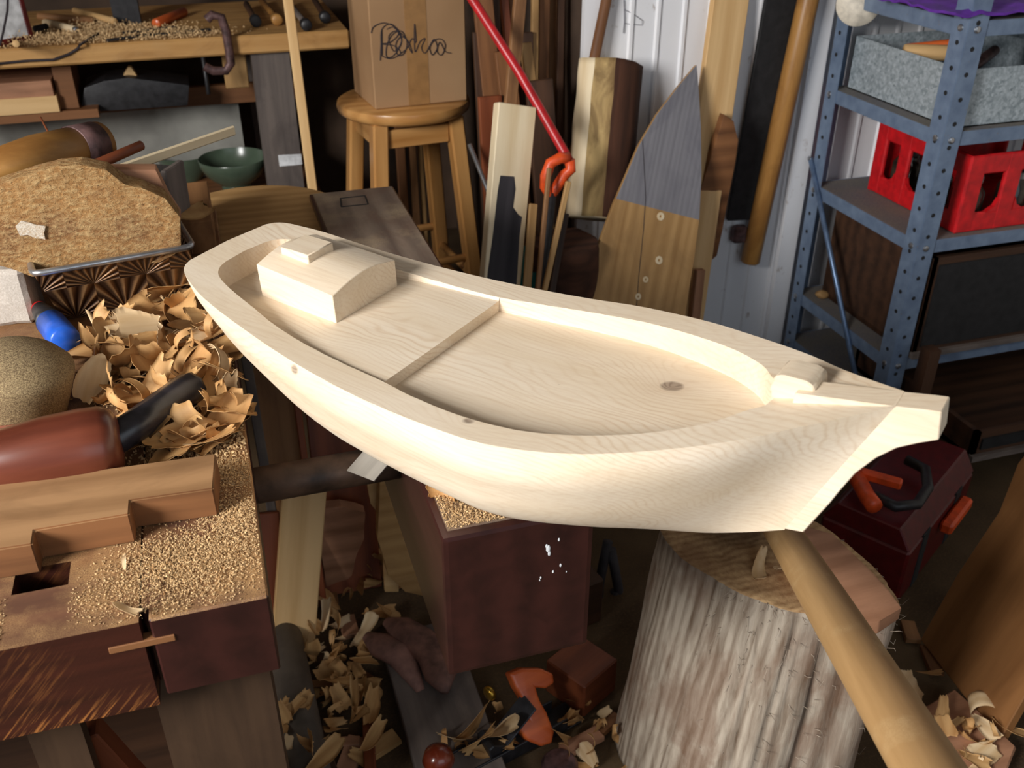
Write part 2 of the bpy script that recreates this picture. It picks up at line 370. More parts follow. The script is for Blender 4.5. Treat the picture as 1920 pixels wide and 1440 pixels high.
def smooth_interp(x, tab):                                          # Catmull-Rom through a table
    n = len(tab)
    if x <= tab[0][0]: return tab[0][1]
    if x >= tab[-1][0]: return tab[-1][1]
    for i in range(n-1):
        if x <= tab[i+1][0]: break
    x0, y0 = tab[max(i-1, 0)]; x1, y1 = tab[i]; x2, y2 = tab[i+1]; x3, y3 = tab[min(i+2, n-1)]
    t = (x-x1)/(x2-x1); m1 = (y2-y0)/(x2-x0)*(x2-x1) if x2 > x0 else 0; m2 = (y3-y1)/(x3-x1)*(x2-x1) if x3 > x1 else 0
    return (2*t**3-3*t*t+1)*y1+(t**3-2*t*t+t)*m1+(-2*t**3+3*t*t)*y2+(t**3-t*t)*m2
TB = .87                                                            # height of the bench and jaw tops
YW = 2.36                                                           # white wall
M['honeyboard'] = wood('amber_board', (98, 62, 32), (142, 98, 58), stretch=(2, 18, 18), rough=.45)
M['greyveneer'] = wood('grey_veneer', (176, 168, 156), (206, 198, 184), stretch=(4, 80, 80))
# ------------------------------------------------------------------ the setting
def struct(name, bm, mat, label=None, **kw): return put(name, bm, mat, kind='structure', label=label, **kw)
def slab(x0, x1, y0, y1, z0, z1): return box(x1-x0, y1-y0, z1-z0, 0, ((x0+x1)/2, (y0+y1)/2, (z0+z1)/2))
XL, XR, YB, YF, ZC = -2.1, 2.9, 3.75, -1.6, 2.6
struct('floor', slab(XL-.1, XR+.1, YF, YB+.1, -.1, 0), 'floor', 'dirty brown concrete workshop floor')
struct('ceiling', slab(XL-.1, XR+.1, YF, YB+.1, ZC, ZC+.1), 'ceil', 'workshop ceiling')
struct('wall_right', slab(XR, XR+.1, YF, YB, 0, ZC), 'whitepaint', 'right workshop wall')
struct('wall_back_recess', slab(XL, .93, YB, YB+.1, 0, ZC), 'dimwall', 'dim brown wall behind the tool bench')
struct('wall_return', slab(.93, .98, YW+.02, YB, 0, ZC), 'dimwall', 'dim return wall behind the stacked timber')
WY0, WY1, WZ0, WZ1 = -.95, .45, 1.45, 2.55
b = slab(XL-.1, XL, YF, WY0, 0, ZC)
for s in (slab(XL-.1, XL, WY1, YB, 0, ZC), slab(XL-.1, XL, WY0, WY1, 0, WZ0), slab(XL-.1, XL, WY0, WY1, WZ1, ZC)): join(b, s)
struct('wall_left', b, 'whitepaint', 'left workshop wall with the window opening')
b = bmesh.new()
for y in (WY0+.02, (WY0+WY1)/2, WY1-.02): box(.05, .04, WZ1-WZ0, .003, (XL-.05, y, (WZ0+WZ1)/2), bm=b)
for z in (WZ0+.02, WZ1-.02): box(.05, WY1-WY0, .04, .003, (XL-.05, (WY0+WY1)/2, z), bm=b)
struct('window_1', b, 'cream', 'window frame in the left wall')
# corrugated white wall: a folded sheet with narrow ribs and a broad seam flange
b = bmesh.new(); x = .93; prof = []
while x < XR:
    prof += [(x, 0), (x+.046, 0), (x+.050, -.006), (x+.058, -.006), (x+.062, 0)]; x += .074
lo = [b.verts.new((x, YW+y, 0)) for x, y in prof]; hi = [b.verts.new((x, YW+y, ZC)) for x, y in prof]
for i in range(len(prof)-1): b.faces.new((lo[i], lo[i+1], hi[i+1], hi[i]))
r = bmesh.ops.extrude_face_region(b, geom=list(b.faces)); bmesh.ops.translate(b, vec=(0, .02, 0), verts=[v for v in r['geom'] if isinstance(v, bmesh.types.BMVert)])
wall = struct('wall_back', b, 'wall', 'white ribbed metal wall')
pk = [py(1170, 0, YW-.004), py(1171, 40, YW-.004), py(1169, 62, YW-.004)]
b = tube(pk, .0012, 5)
tube([py(1171, 18, YW-.004), py(1190, 28, YW-.004), py(1205, 39, YW-.004), py(1203, 47, YW-.004), py(1188, 46, YW-.004), py(1171, 44, YW-.004)], .0008, 5, bm=b)
put('pencil_mark', b, 'pencil', parent=wall, label='small pencilled sail outline')
# broad seam flange beside the steel shelf
A, B = py(1553, 60, YW-.012), py(1448, 640, YW-.012)
struct('trim_1', slab(A.x-.055, A.x-.0, YW-.024, YW-.001, 0, ZC), 'wall', 'white folded flange of the metal wall beside the shelf')
# ------------------------------------------------------------------ the carved boat
BO = Vector((.197, .955, 1.0)); BTH = -.900
BM = TR(BO) @ RZ(BTH) @ Matrix.Rotation(.05, 4, 'X')
boat = empty('carved_boat', 'pale wooden boat hull being carved, with raised cabin and stem, across the vise jaw', 'boat', BO, M4=BM)
def sheer(u): return .335*u*u-.004*u
OUTER = [(-.320, .0), (-.319, .046), (-.314, .071), (-.305, .083), (-.291, .091), (-.249, .1055), (-.16, .121), (-.077, .1335), (0, .143), (.053, .148), (.132, .1535), (.19, .1555), (.249, .1475), (.293, .136), (.335, .119), (.375, .100), (.413, .0785), (.449, .053), (.484, .0305), (.511, .0135)]
INNER = [(-.290, 0), (-.288, .030), (-.282, .049), (-.268, .062), (-.24, .071), (-.20, .0795), (-.13, .0945), (-.05, .103), (.02, .108), (.08, .117), (.14, .123), (.20, .123), (.25, .115), (.30, .099), (.34, .080), (.375, .054), (.396, .028), (.406, .019), (.409, 0)]
def span(a, b, n, e0=.12):                       # stations, clustered at both ends
    out = []
    for i in range(n+1):
        t = i/n; s = .5-.5*math.cos(PI*t); out.append(a+(b-a)*(s*.75+t*.25))
    return out
US = span(-.320, .511, 72)
KEEL = [(-.33, -.02), (-.3, -.038), (-.26, -.058), (-.2, -.082), (-.1, -.116), (0, -.1285), (.1, -.1295), (.2, -.1295), (.28, -.126), (.35, -.117), (.4, -.1), (.44, -.082)]
WB = [(-.2601, 0), (-.257, .022), (-.24, .034), (-.18, .046), (-.1, .055), (0, .062), (.1, .068), (.195, .066), (.25, .049), (.30, .0365), (.355, .0265), (.4, .019), (.4387, .0135)]
def hull_row(u0, t):
    s = (u0+.320)/.831
    k = max(0., min(1., (s-.60)/.40))**1.15
    p = 3.4*(1-k)+1.0*k; q = 1.8*(1-k)+1.0*k
    w = smooth_interp(u0, OUTER)
    us = -.320+.06*t; ub = .511-.0724*t
    u = us+(ub-us)*s
    h = max(0., 1-t**p)**(1/q); wb = min(smooth_interp(u, WB), w)
    ks = max(0., min(1., s/.3))
    h += (.07*(1-k)*math.sin(PI*min(t/.42, 1.))**1.2)*(.4+.6*ks)
    y = wb+(w-wb)*h
    zt = sheer(u0); zb = max(smooth_interp(u, KEEL), -.1258)
    return u, y, zt+(zb-zt)*t
b = bmesh.new(); TT = [0, .03, .07, .12, .18, .25, .33, .42, .52, .62, .72, .81, .88, .94, .98, 1.]
G = {}
for sgn in (1, -1):
    for i, u0 in enumerate(US):
        for j, t in enumerate(TT):
            u, y, z = hull_row(u0, t); G[sgn, i, j] = b.verts.new((u, sgn*y, z))
for sgn in (1, -1):
    for i in range(len(US)-1):
        for j in range(len(TT)-1): b.faces.new((G[sgn, i, j], G[sgn, i+1, j], G[sgn, i+1, j+1], G[sgn, i, j+1]))
n = len(US)-1
for i in range(len(US)-1): b.faces.new((G[1, i, len(TT)-1], G[1, i+1, len(TT)-1], G[-1, i+1, len(TT)-1], G[-1, i, len(TT)-1]))
for j in range(len(TT)-1):                                           # bow closing strip (hidden in the stem)
    b.faces.new((G[1, n, j], G[1, n, j+1], G[-1, n, j+1], G[-1, n, j]))
b.faces.new([G[1, i, len(TT)-1] for i in range(0, n+1)] + [G[-1, i, len(TT)-1] for i in range(n, -1, -1)]) if False else None
STEP = .027
def aftdeck(u): return -.0045
def foredeck(u): return sheer(u)-.0185-.017*max(0., (u-STEP))/.37
UI = span(-.290, .409, 72); k0 = min(range(len(UI)), key=lambda i: abs(UI[i]-STEP)); UI[k0] = STEP
ST = [(u, aftdeck(u)) for u in UI[:k0+1]] + [(u, foredeck(u)) for u in UI[k0:]]
UO = list(US); UO.insert(k0, UO[k0]) if False else None
IR = {}; ND = 14
for i, (u, zd) in enumerate(ST):
    w = smooth_interp(u, INNER); zr = sheer(u)-.0008
    wob = .0007*noise.noise(Vector((u*60, 3, 0)))
    for sgn in (1, -1): IR[sgn, i, 0] = b.verts.new((u, sgn*(w+wob*(w > .02)), zr)); IR[sgn, i, 1] = b.verts.new((u, sgn*max(0, w-.0012), zr-.45*(zr-zd))); 
    for k in range(ND+1): IR[0, i, k] = b.verts.new((u, max(0, w-.002)*(1-2*k/ND), zd-.0006*math.sin(PI*k/ND)))
m = len(ST)-1
for i in range(m):
    for sgn in (1, -1):
        io = i if i <= k0 else i-1; i2 = io if i == k0 else io+1
        if io != i2: b.faces.new((G[sgn, io, 0], G[sgn, i2, 0], IR[sgn, i+1, 0], IR[sgn, i, 0]))
        e = 0 if sgn == 1 else ND
        if i != k0:
            b.faces.new((IR[sgn, i, 0], IR[sgn, i+1, 0], IR[sgn, i+1, 1], IR[sgn, i, 1])); b.faces.new((IR[sgn, i, 1], IR[sgn, i+1, 1], IR[0, i+1, e], IR[0, i, e]))
        else: b.faces.new((IR[sgn, i, 1], IR[sgn, i+1, 1], IR[0, i+1, e], IR[0, i, e]))
    for k in range(ND): b.faces.new((IR[0, i, k], IR[0, i, k+1], IR[0, i+1, k+1], IR[0, i+1, k]))
for sgn in (1, -1):                                                   # rail across the bow
    pass
b.faces.new((G[1, n, 0], G[-1, n, 0], IR[-1, m, 0], IR[1, m, 0]))
bmesh.ops.remove_doubles(b, verts=b.verts, dist=2e-5)
put_s('hull', b, 'boat', BM, boat, ang=30)
# stem post: side profile in (u, z), extruded across
ZS = .0
PR = [(.425, .03), (.428, .0695), (.47, .0775), (.51, .0850), (.535, .0905), (.546, .0925), (.549, .066), (.5345, .0570), (.5195, .0462), (.505, .0297), (.491, .0072), (.481, -.0172), (.4743, -.0352), (.4562, -.0778), (.4386, -.0818), (.425, -.06), (.42, 0.)]
b = prism([(x, z) for x, z in PR], .027, .0009)
put_s('stem_post', b, 'boat', BM @ TR(0, 0, 0) @ Matrix.Rotation(PI/2, 4, 'X'), boat, ang=25)
# bitt block at the head of the stem
b = prism([(-.019, -.03), (.018, -.03), (.018, .006), (.0205, .008), (.018, .021), (.011, .025), (-.011, .0245), (-.018, .02), (-.0205, .008), (-.019, .005)], .034, .0016)
rough(b, .0009, 90, 2)
put_s('bitt_block', b, 'boat', BM @ TR(.424, .011, sheer(.424)-.004) @ Matrix.Rotation(PI/2, 4, 'X'), boat, ang=35)
# cabin with a cambered roof, hatch block on top
def deckuv(px, p, z): q = BM.inverted() @ pz(px, p, z); return q.x, q.y
zc = BO.z+aftdeck(0)
ca, cb, cc = deckuv(497, 545, zc), deckuv(628, 602, zc), deckuv(748, 541, zc)
ta, tb, tc_, td = deckuv(497, 493, zc+.032), deckuv(626, 556, zc+.029), deckuv(748, 492, zc+.029), deckuv(620, 455, zc+.03)
b = bmesh.new(); NA = 10
u1 = (cb[0]+cc[0])/2; yn, yf = cb[1], cc[1]; u0 = min(ca[0], -.2)+.004; yc = (yn+yf)/2; hw = abs(yf-yn)/2
secs = []
for u, f, hz in ((u0, .93, .043), (u0*.66+u1*.34, .96, .041), (u0*.33+u1*.67, .98, .0385), (u1, 1., .036)):
    row = [(u, yc-hw*f, 0), (u, yc-hw*f, hz)]
    for k in range(1, NA): a = k/NA; row.append((u, yc-hw*f*(1-2*a), hz+.0095*math.sin(PI*a)))
    row += [(u, yc+hw*f, hz), (u, yc+hw*f, 0)]
    secs.append([b.verts.new((x, y, z+aftdeck(0)-.0012)) for x, y, z in row])
for A, B in zip(secs, secs[1:]):
    for k in range(len(A)): b.faces.new((A[k], A[(k+1) % len(A)], B[(k+1) % len(A)], B[k]))
b.faces.new(secs[0]); b.faces.new(secs[-1][::-1])
bmesh.ops.recalc_face_normals(b, faces=b.faces)
bmesh.ops.bevel(b, geom=[e for e in b.edges if e.calc_face_angle(0) > .5], offset=.0007, segments=1, affect='EDGES')
cabin = put_s('cabin', b, 'boat', BM, boat, ang=30)
zh = aftdeck(0)+.0505
h = [deckuv(x, y, BO.z+zh+.007) for x, y in ((530, 459), (575, 484), (620, 460), (575, 437))]
hc = (sum(p[0] for p in h)/4, sum(p[1] for p in h)/4)
b = box(.046, .044, .013, .0012); put_s('hatch', b, 'boat', BM @ TR(hc[0], hc[1], zh+.0006), cabin)
# ------------------------------------------------------------------ workbench on the left: slab, end beam, legs
XE = -.016; YFN = .713; YBK = 1.80; XJ = -.1315
wb = empty('workbench', 'heavy dark-varnished workbench with dusty top at the left, boat stern above it', 'workbench', (-.4, 1.25, 0))
hx0, hx1, hy0, hy1 = -.247, -.197, .786, .821
b = bmesh.new(); zt, zb = TB, .762
for x0, x1, y0, y1 in ((-.75, hx0, YFN, YBK), (hx1, XJ-.0004, YFN, YBK), (hx0, hx1, YFN, hy0), (hx0, hx1, hy1, YBK)): join(b, slab(x0, x1, y0, y1, zb, zt))
bmesh.ops.remove_doubles(b, verts=b.verts, dist=1e-5)
for f in b.faces: f.normal_update(); f.material_index = 0 if f.normal.z > .7 else 1
for v in b.verts:
    pass
put('bench_slab', b, ['dustytop', 'benchfront'], parent=wb)
b = prism([(XJ+.0004, YFN+.02), (XJ+.008, YFN+.02), (XJ+.008, YFN), (XE, YFN), (XE, YBK), (XJ+.0004, YBK)], zt-.772, 0); bmesh.ops.translate(b, vec=(0, 0, (zt+.772)/2), verts=b.verts)
bmesh.ops.bevel(b, geom=list(b.edges), offset=.002, affect='EDGES')
for f in b.faces: f.normal_update(); f.material_index = 0 if f.normal.z > .7 else 1
gput('Y', 'end_beam', b, ['dustytop', 'maroon'], parent=wb, label='darker maroon end beam of the bench')
k0_, k1_ = py(205, 1222, YFN), py(328, 1192, YFN)
b = box(k1_.x-k0_.x, .012, .0075, .0006, ((k0_.x+k1_.x)/2, YFN+.0045, (k0_.z+k1_.z)/2)); put('spline_key', b, 'brown', parent=wb)
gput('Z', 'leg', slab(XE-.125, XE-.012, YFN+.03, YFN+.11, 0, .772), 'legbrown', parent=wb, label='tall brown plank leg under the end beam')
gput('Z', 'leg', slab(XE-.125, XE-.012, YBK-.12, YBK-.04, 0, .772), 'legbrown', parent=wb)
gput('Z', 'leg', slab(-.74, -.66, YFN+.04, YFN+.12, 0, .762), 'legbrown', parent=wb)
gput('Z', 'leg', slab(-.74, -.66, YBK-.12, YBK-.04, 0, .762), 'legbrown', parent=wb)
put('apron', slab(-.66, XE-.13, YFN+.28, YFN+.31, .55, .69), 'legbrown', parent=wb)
bA, bB = py(150, 1372, YFN+.09), py(260, 1490, YFN+.09); bB = bA+(bB-bA)*3
q0, q1 = py(66, 1400, YFN+.06), py(170, 1400, YFN+.06)
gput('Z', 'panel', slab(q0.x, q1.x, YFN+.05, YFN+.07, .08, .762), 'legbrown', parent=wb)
put('shade_board', slab(-.66, XE-.13, YFN+.20, YFN+.22, .02, .762), 'darkbrown', parent=wb)  # dark sheet added to put shade into the gap under the slab
beam('brace', bA, bB, .04, .03, 'redbrown', parent=wb)
# ------------------------------------------------------------------ vise: the long loose jaw and its two steel rods
JX0, JX1, JY0, JY1, JZ0 = .160, .3265, .745, 1.835, .672
vise = empty('bench_vise', 'long maroon wooden vise jaw on steel rods under the boat hull', 'vise', ((JX0+JX1)/2, 1.3, TB-.1))
b = box(JX1-JX0, JY1-JY0, TB-JZ0, .006, ((JX0+JX1)/2, (JY0+JY1)/2, (TB+JZ0)/2), 2)
gput('Y', 'jaw', b, 'maroon', parent=vise)
b = slab(JX0+.008, JX1-.004, JY0+.01, JY1-.006, TB-.001, TB+.0006); gput('Y', 'worn_top', b, 'jawtop', parent=vise, label='worn dusty top of the jaw')
def tz(x, p): q = pz(x, p, TB+.001); return q
b = bmesh.new(); q = [tz(638, 372), tz(684, 367), tz(690, 383), tz(640, 388)]
for A, B in zip(q, q[1:]+q[:1]): tube([A, B], .0012, 5, bm=b)
put('mortise_mark', b, 'blackdull', parent=vise)
for y, z, nm in ((1.0, .795, 'lower'), (1.44, .80, 'upper')):
    rod('guide_rod', (XE-.002, y, z), (JX0+.004, y, z), .0225, 'pipe', vise)
b = bmesh.new()
for x, p, s in ((1028, 1029, .0036), (1030, 1038, .0024), (1048, 1012, .0016), (1051, 1060, .0017), (1037, 1072, .0015), (1014, 1083, .0013), (1025, 1024, .002), (1062, 1072, .0009), (1012, 1088, .001)):
    c = py(x, p, JY0-.0004); bb = bmesh.new(); bmesh.ops.create_icosphere(bb, subdivisions=2, radius=s); bmesh.ops.transform(bb, matrix=TR(c) @ Matrix.Diagonal((.7, .25, 1.4, 1)), verts=bb.verts); join(b, bb)
put('paint_drip', b, 'white', parent=vise, label='small white paint drips on the jaw end')
# ------------------------------------------------------------------ notched timber lying along the bench
b = bmesh.new()
top = [(-60, 914), (405, 850), (400, 916), (244, 938), (242, 964), (64, 994), (60, 1020), (-70, 1040)]
P = [pz(x, y, .906) for x, y in top]
lo = [Vector((p.x, p.y, TB+.0005)) for p in P]
A = [b.verts.new(p) for p in P]; B = [b.verts.new(p) for p in lo]
b.faces.new(A); b.faces.new(B[::-1])
for i in range(8): b.faces.new((A[i], A[(i+1) % 8], B[(i+1) % 8], B[i]))
c0 = sum(P, Vector())/8; Mx = TR(c0) @ RZ(math.atan2(P[1].y-P[0].y, P[1].x-P[0].x)); bmesh.ops.transform(b, matrix=Mx.inverted(), verts=b.verts)
bmesh.ops.recalc_face_normals(b, faces=b.faces); bmesh.ops.bevel(b, geom=list(b.edges), offset=.0016, segments=2, affect='EDGES'); b.normal_update()
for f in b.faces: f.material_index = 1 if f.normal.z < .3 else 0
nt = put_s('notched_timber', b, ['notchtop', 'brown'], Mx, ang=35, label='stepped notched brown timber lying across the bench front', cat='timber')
# ------------------------------------------------------------------ carver's mallet: red head, black handle
A, B = pz(-55, 876, .913), pz(228, 826, .913); d = (B-A); Ln = d.length
cm = empty('carving_mallet', 'red-brown turned mallet with faceted black handle lying on shavings', 'mallet', (A+B)/2)
put_s('head', lathe([(-Ln/2, .026), (-Ln*.3, .034), (-.0, .0405), (Ln*.25, .0425), (Ln*.38, .0415), (Ln*.455, .036), (Ln*.49, .027), (Ln*.5, .016)], 40), 'redmallet', frame(A, B, (0, 0, 1)), cm)
A2 = B-d.normalized()*.012+Vector((0, .004, -.002)); B2 = pz(366, 722, .900)
Lh = (B2-A2).length
put_s('handle', lathe([(-Lh/2, .018), (-.01, .0192), (Lh*.32, .021), (Lh*.44, .021), (Lh*.48, .019), (Lh/2, .014)], 8), 'ebony', frame(A2, B2, (0, 0, 1)), cm, ang=28)
# ------------------------------------------------------------------ dusty round mallet head and blocks at the left edge
c = pz(30, 715, .92); 
rm = empty('round_mallet', 'round sawdust-speckled wooden mallet head at the photo edge', 'mallet', (c.x, c.y, TB))
b = lathe([(-.050, .0), (-.050, .048), (-.046, .052), (.006, .0655), (.012, .0665), (.018, .0655), (.032, .052), (.042, .034), (.047, .014), (.048, 0)], 40, 'Z')
put_s('head', b, 'mallethead', TR(c.x, c.y, TB+.052) @ Matrix.Rotation(.12, 4, 'Y'), rm, ang=60)
put_s('handle', lathe([(0, .016), (.1, .015), (.17, .018), (.175, .0)], 16), 'darkbrown', TR(c.x-.055, c.y-.01, TB+.04) @ RZ(PI), rm)
beam('wedge_block', pz(-40, 800, TB+.012), pz(52, 792, TB+.012), .05, .024, 'redbrown', n=(0, 0, 1), label='small red-brown wooden wedge in front of the round dusty mallet', cat='wedge')
q = pz(30, 610, TB); put('cement_block', rough(box(.115, .07, .085, .006), .0025, 40, 4), 'cement', TR(q.x-.026, q.y+.035, TB+.043) @ RZ(-.12), label='pale rough block beside the blue glue bottle', cat='block')
# glue bottle
A, B = pz(78, 583, .892), pz(124, 640, .892)
gb = empty('glue_bottle', 'small blue bottle with dark cap lying on the bench', 'bottle', (A+B)/2)
Lb = (B-A).length
put_s('bottle_body', lathe([(-Lb*.1, .0195), (Lb*.46, .0205), (Lb*.5, .018), (Lb*.5, 0)], 24), 'blue', frame(A, B, (0, 0, 1)), gb)
put_s('cap', lathe([(-Lb*.55, .0), (-Lb*.55, .012), (-Lb*.3, .016), (-Lb*.1, .0198)], 24), 'black', frame(A, B, (0, 0, 1)), gb)
put_s('cap_ring', lathe([(-Lb*.6, .0), (-Lb*.6, .011), (-Lb*.54, .0115)], 20), 'red', frame(A, B, (0, 0, 1)), gb)
# ------------------------------------------------------------------ embossed tin and what stands in it
ZT = .968
fl, fr = pz(62, 514, ZT), pz(362, 462, ZT)
tin = empty('embossed_tin', 'brass-coloured tin pressed with fan pattern, grey wire rim, full of wood', 'tin', ((fl.x+fr.x)/2, fl.y+.1, TB))
ax_ = (fr-fl).normalized(); ay_ = Vector((-ax_.y, ax_.x, 0)); dep = .24
top4 = [fl, fr, fr+ay_*dep, fl+ay_*dep]
bo = [fl+ax_*.022+ay_*.05, fr-ax_*.012+ay_*.045, fr-ax_*.02+ay_*(dep-.03), fl+ax_*.022+ay_*(dep-.03)]; bo = [Vector((p.x, p.y, TB+.001)) for p in bo]
b = bmesh.new(); uvl = b.loops.layers.uv.new('UVMap')
def quad(p, uvs, mi=0):
    f = b.faces.new([b.verts.new(v) for v in p]); f.material_index = mi
    for l, uv in zip(f.loops, uvs): l[uvl].uv = uv
for i in range(4):
    j = (i+1) % 4; nu = 3.0 if i % 2 == 0 else 3
    quad((bo[i], bo[j], top4[j], top4[i]), ((.25, 0), (nu-.2, 0), (nu, 1.6), (0, 1.6)))
quad(bo, ((0, 0), (1, 0), (1, 1), (0, 1)))
bmesh.ops.remove_doubles(b, verts=b.verts, dist=1e-5)
bmesh.ops.solidify(b, geom=list(b.faces), thickness=.0018)
put('tin_body', b, 'tin', parent=tin)
rim = []
for i in range(4):
    a, c_, d_ = top4[i-1], top4[i], top4[(i+1) % 4]
    rim += [c_+(a-c_).normalized()*.012, c_+(a-c_).normalized()*.003+(d_-c_).normalized()*.003, c_+(d_-c_).normalized()*.012]
put_s('rim', tube(rim, .0048, 10, True), 'steel', parent=tin)
# big rough-sawn chunk
yk = fl.y+.035
def poly_thing(name, px, y, th, mat, label=None, cat=None, parent=None, bev=.003, bumpy=0, tilt=0, cuts=2, group=None, fn=py):
    P = [fn(a, c, y) for a, c in px]; c0 = sum(P, Vector())/len(P)
    b = prism([(p.x-c0.x, p.z-c0.z) for p in P], th, bev, 2)
    if bumpy: bmesh.ops.triangulate(b, faces=[f for f in b.faces if len(f.verts) > 4]); rough(b, bumpy, 30, cuts)
    m = TR(c0.x, c0.y+th/2, c0.z) @ Matrix.Rotation(PI/2, 4, 'X')
    if tilt: m = TR(c0.x, c0.y, c0.z-.05) @ Matrix.Rotation(tilt, 4, 'X') @ TR(0, 0, .05) @ TR(0, th/2, 0) @ Matrix.Rotation(PI/2, 4, 'X')
    return put_s(name, b, mat, m, parent, ang=35, label=label, cat=cat, group=group)
ck = poly_thing('wood_chunk', [(-60, 372), (0, 347), (60, 326), (110, 311), (150, 309), (200, 319), (235, 345), (265, 352), (310, 372), (338, 408), (340, 470), (300, 492), (150, 512), (60, 520), (0, 498), (-60, 480)], yk, .04, 'chunk', 'big rough-sawn wood chunk with white paint patch in the tin', 'wood chunk', bumpy=.0022, cuts=3)
pp = [py(x, y, yk-.0016) for x, y in ((29, 424), (40, 414), (56, 417), (70, 422), (86, 424), (82, 436), (85, 449), (66, 446), (52, 440), (38, 442))]
c0 = sum(pp, Vector())/10; b = prism([(p.x-c0.x, p.z-c0.z) for p in pp], .002, 0); rough(b, .0008, 120, 2); put('paint_patch', b, 'flake', TR(c0) @ Matrix.Rotation(PI/2, 4, 'X'), ck, label='flaking white paint patch')
b = lathe([(0, 0), (0, .0035), (.002, .0035)], 14); put('nail_hole', b, 'blackdull', frame(py(212, 404, yk-.0022), py(212, 404, yk+.002)), ck)
poly_thing('offcut', [(185, 350), (205, 318), (292, 318), (318, 372), (340, 405), (335, 450), (240, 440)], yk+.05, .03, 'pinkwood', 'smooth pinkish offcut behind the rough chunk in the tin', 'offcut')
# brush: beige stock and dark bristles
br = empty('brush', 'dark bristled brush standing at the back of the tin', 'brush', py(310, 380, yk+.15))
P0, P1 = py(322, 310, yk+.15), py(337, 400, yk+.15)
beam('stock', P0, P1, .06, .010, 'greywood', n=(1, -.5, 0), parent=br); 
beam('bristles', P0+Vector((-.022, .0, -.004)), P1+Vector((-.022, 0, .0)), .05, .030, 'bristle', n=(1, -.5, 0), parent=br)
# tools rising out of the tin
ms = empty('log_mallet', 'honey wooden mallet with grey band resting on the tin', 'mallet', py(60, 300, yk+.17))
A, B = pz(-60, 330, 1.085), pz(188, 268, 1.065); d = B-A; Ln = d.length
put_s('head', lathe([(-Ln/2, .022), (0, .034), (Ln*.5-.001, .033), (Ln*.5, .0)], 28), 'honey', frame(A, B), ms)
put_s('band', lathe([(Ln*.27, .0335), (Ln*.27, .0352), (Ln*.455, .0345), (Ln*.455, .0325)], 28), 'iron', frame(A, B), ms)
rod('chisel_handle', py(150, 322, yk+.13), py(266, 272, yk+.21), .0085, 'redbrown', None, 16, .0075, label='thin red-brown tool handle rising from the tin', cat='tool handle')
beam('pale_stick', py(190, 330, yk+.13), py(440, 244, yk+.30), .016, .006, 'palewood', label='pale flat stick with slanted tip sticking out of the tin', cat='stick')
rod('copper_wire', py(110, 285, yk+.14), py(76, 220, yk+.2), .0016, 'copper', None, 8, label='short bent copper wire behind the honey mallet', cat='wire')
beam('timber_block', Vector((-.06, 1.58, TB+.03)), Vector((-.06, 1.79, TB+.03)), .075, .058, 'midbrown', n=(0, 0, 1), label='square brown block on the bench behind the tin', cat='timber')
# round pale slab behind the stern
c = pz(520, 425, .80)
b = lathe([(-.03, 0), (-.03, .16), (-.025, .165), (.0, .165), (.0, 0)], 40, 'Z'); put_s('round_slab', b, 'tan', TR(.05, 1.78, .86), label='round tan wooden slab lying behind the boat stern', cat='slab')
# ------------------------------------------------------------------ tool bench at the back left
YB0 = 2.95; ZBT = .968
e0, e1 = py(655, 52, YB0), py(655, 84, YB0); XBR = e0.x
tb = empty('tool_bench', 'pine tool bench against the dim back wall, covered in sawdust and tools', 'workbench', (-.4, 3.2, 0))
ZL = py(0, 110, YB0).z
put('top', box(1.75, .62, .052, .006, (XBR-.875, YB0+.31, ZBT-.026)), 'bench', parent=tb)
A, B = py(505, 98, YB0+.05), py(548, 400, YB0+.05); lb = to_floor(A, B)
gput('Z', 'leg', slab(A.x-.055, A.x+.055, YB0+.03, YB0+.10, 0, ZBT-.052), 'greywood', parent=tb, label='grey weathered plank leg with a pale scrape')
gput('Z', 'leg', slab(-1.2, -1.1, YB0+.03, YB0+.10, 0, ZBT-.052), 'greywood', parent=tb)
gput('Z', 'leg', slab(A.x-.055, A.x+.055, YB0+.5, YB0+.57, 0, ZBT-.052), 'greywood', parent=tb)
sq = py(545, 300, YB0+.028); b = box(.07, .003, .035, .001); rough(b, .003, 40, 2); put('paint_scrape', b, 'white', TR(sq.x-.0, sq.y, sq.z), tb, label='pale paint scrape on the leg')
zs = py(430, 372, YB0+.12).z
put('lower_shelf', slab(-1.2, XBR-.12, YB0+.08, YB0+.58, zs-.03, zs), 'brown', parent=tb)
zr0, zr1 = py(420, 195, YB0+.30).z, py(420, 160, YB0+.30).z
put('rail', slab(-1.2, XBR-.12, YB0+.30, YB0+.33, zr0, zr1), 'brown', parent=tb)
gput('Z', 'cleat', box(.07, .05, .12, .003, (A.x-.10, YB0+.16, ZBT-.115)), 'tan', parent=tb, label='short tan cleat below the bench top')
pq = py(200, 330, YB0+.36); put('back_panel', slab(-1.25, A.x-.1, YB0+.36, YB0+.375, zs, py(200, 195, YB0+.36).z), 'greypanel', parent=tb, label='grey-white panel under the bench')
b = bmesh.new(); rnd = random.Random(3)                              # sawdust heap along the front edge
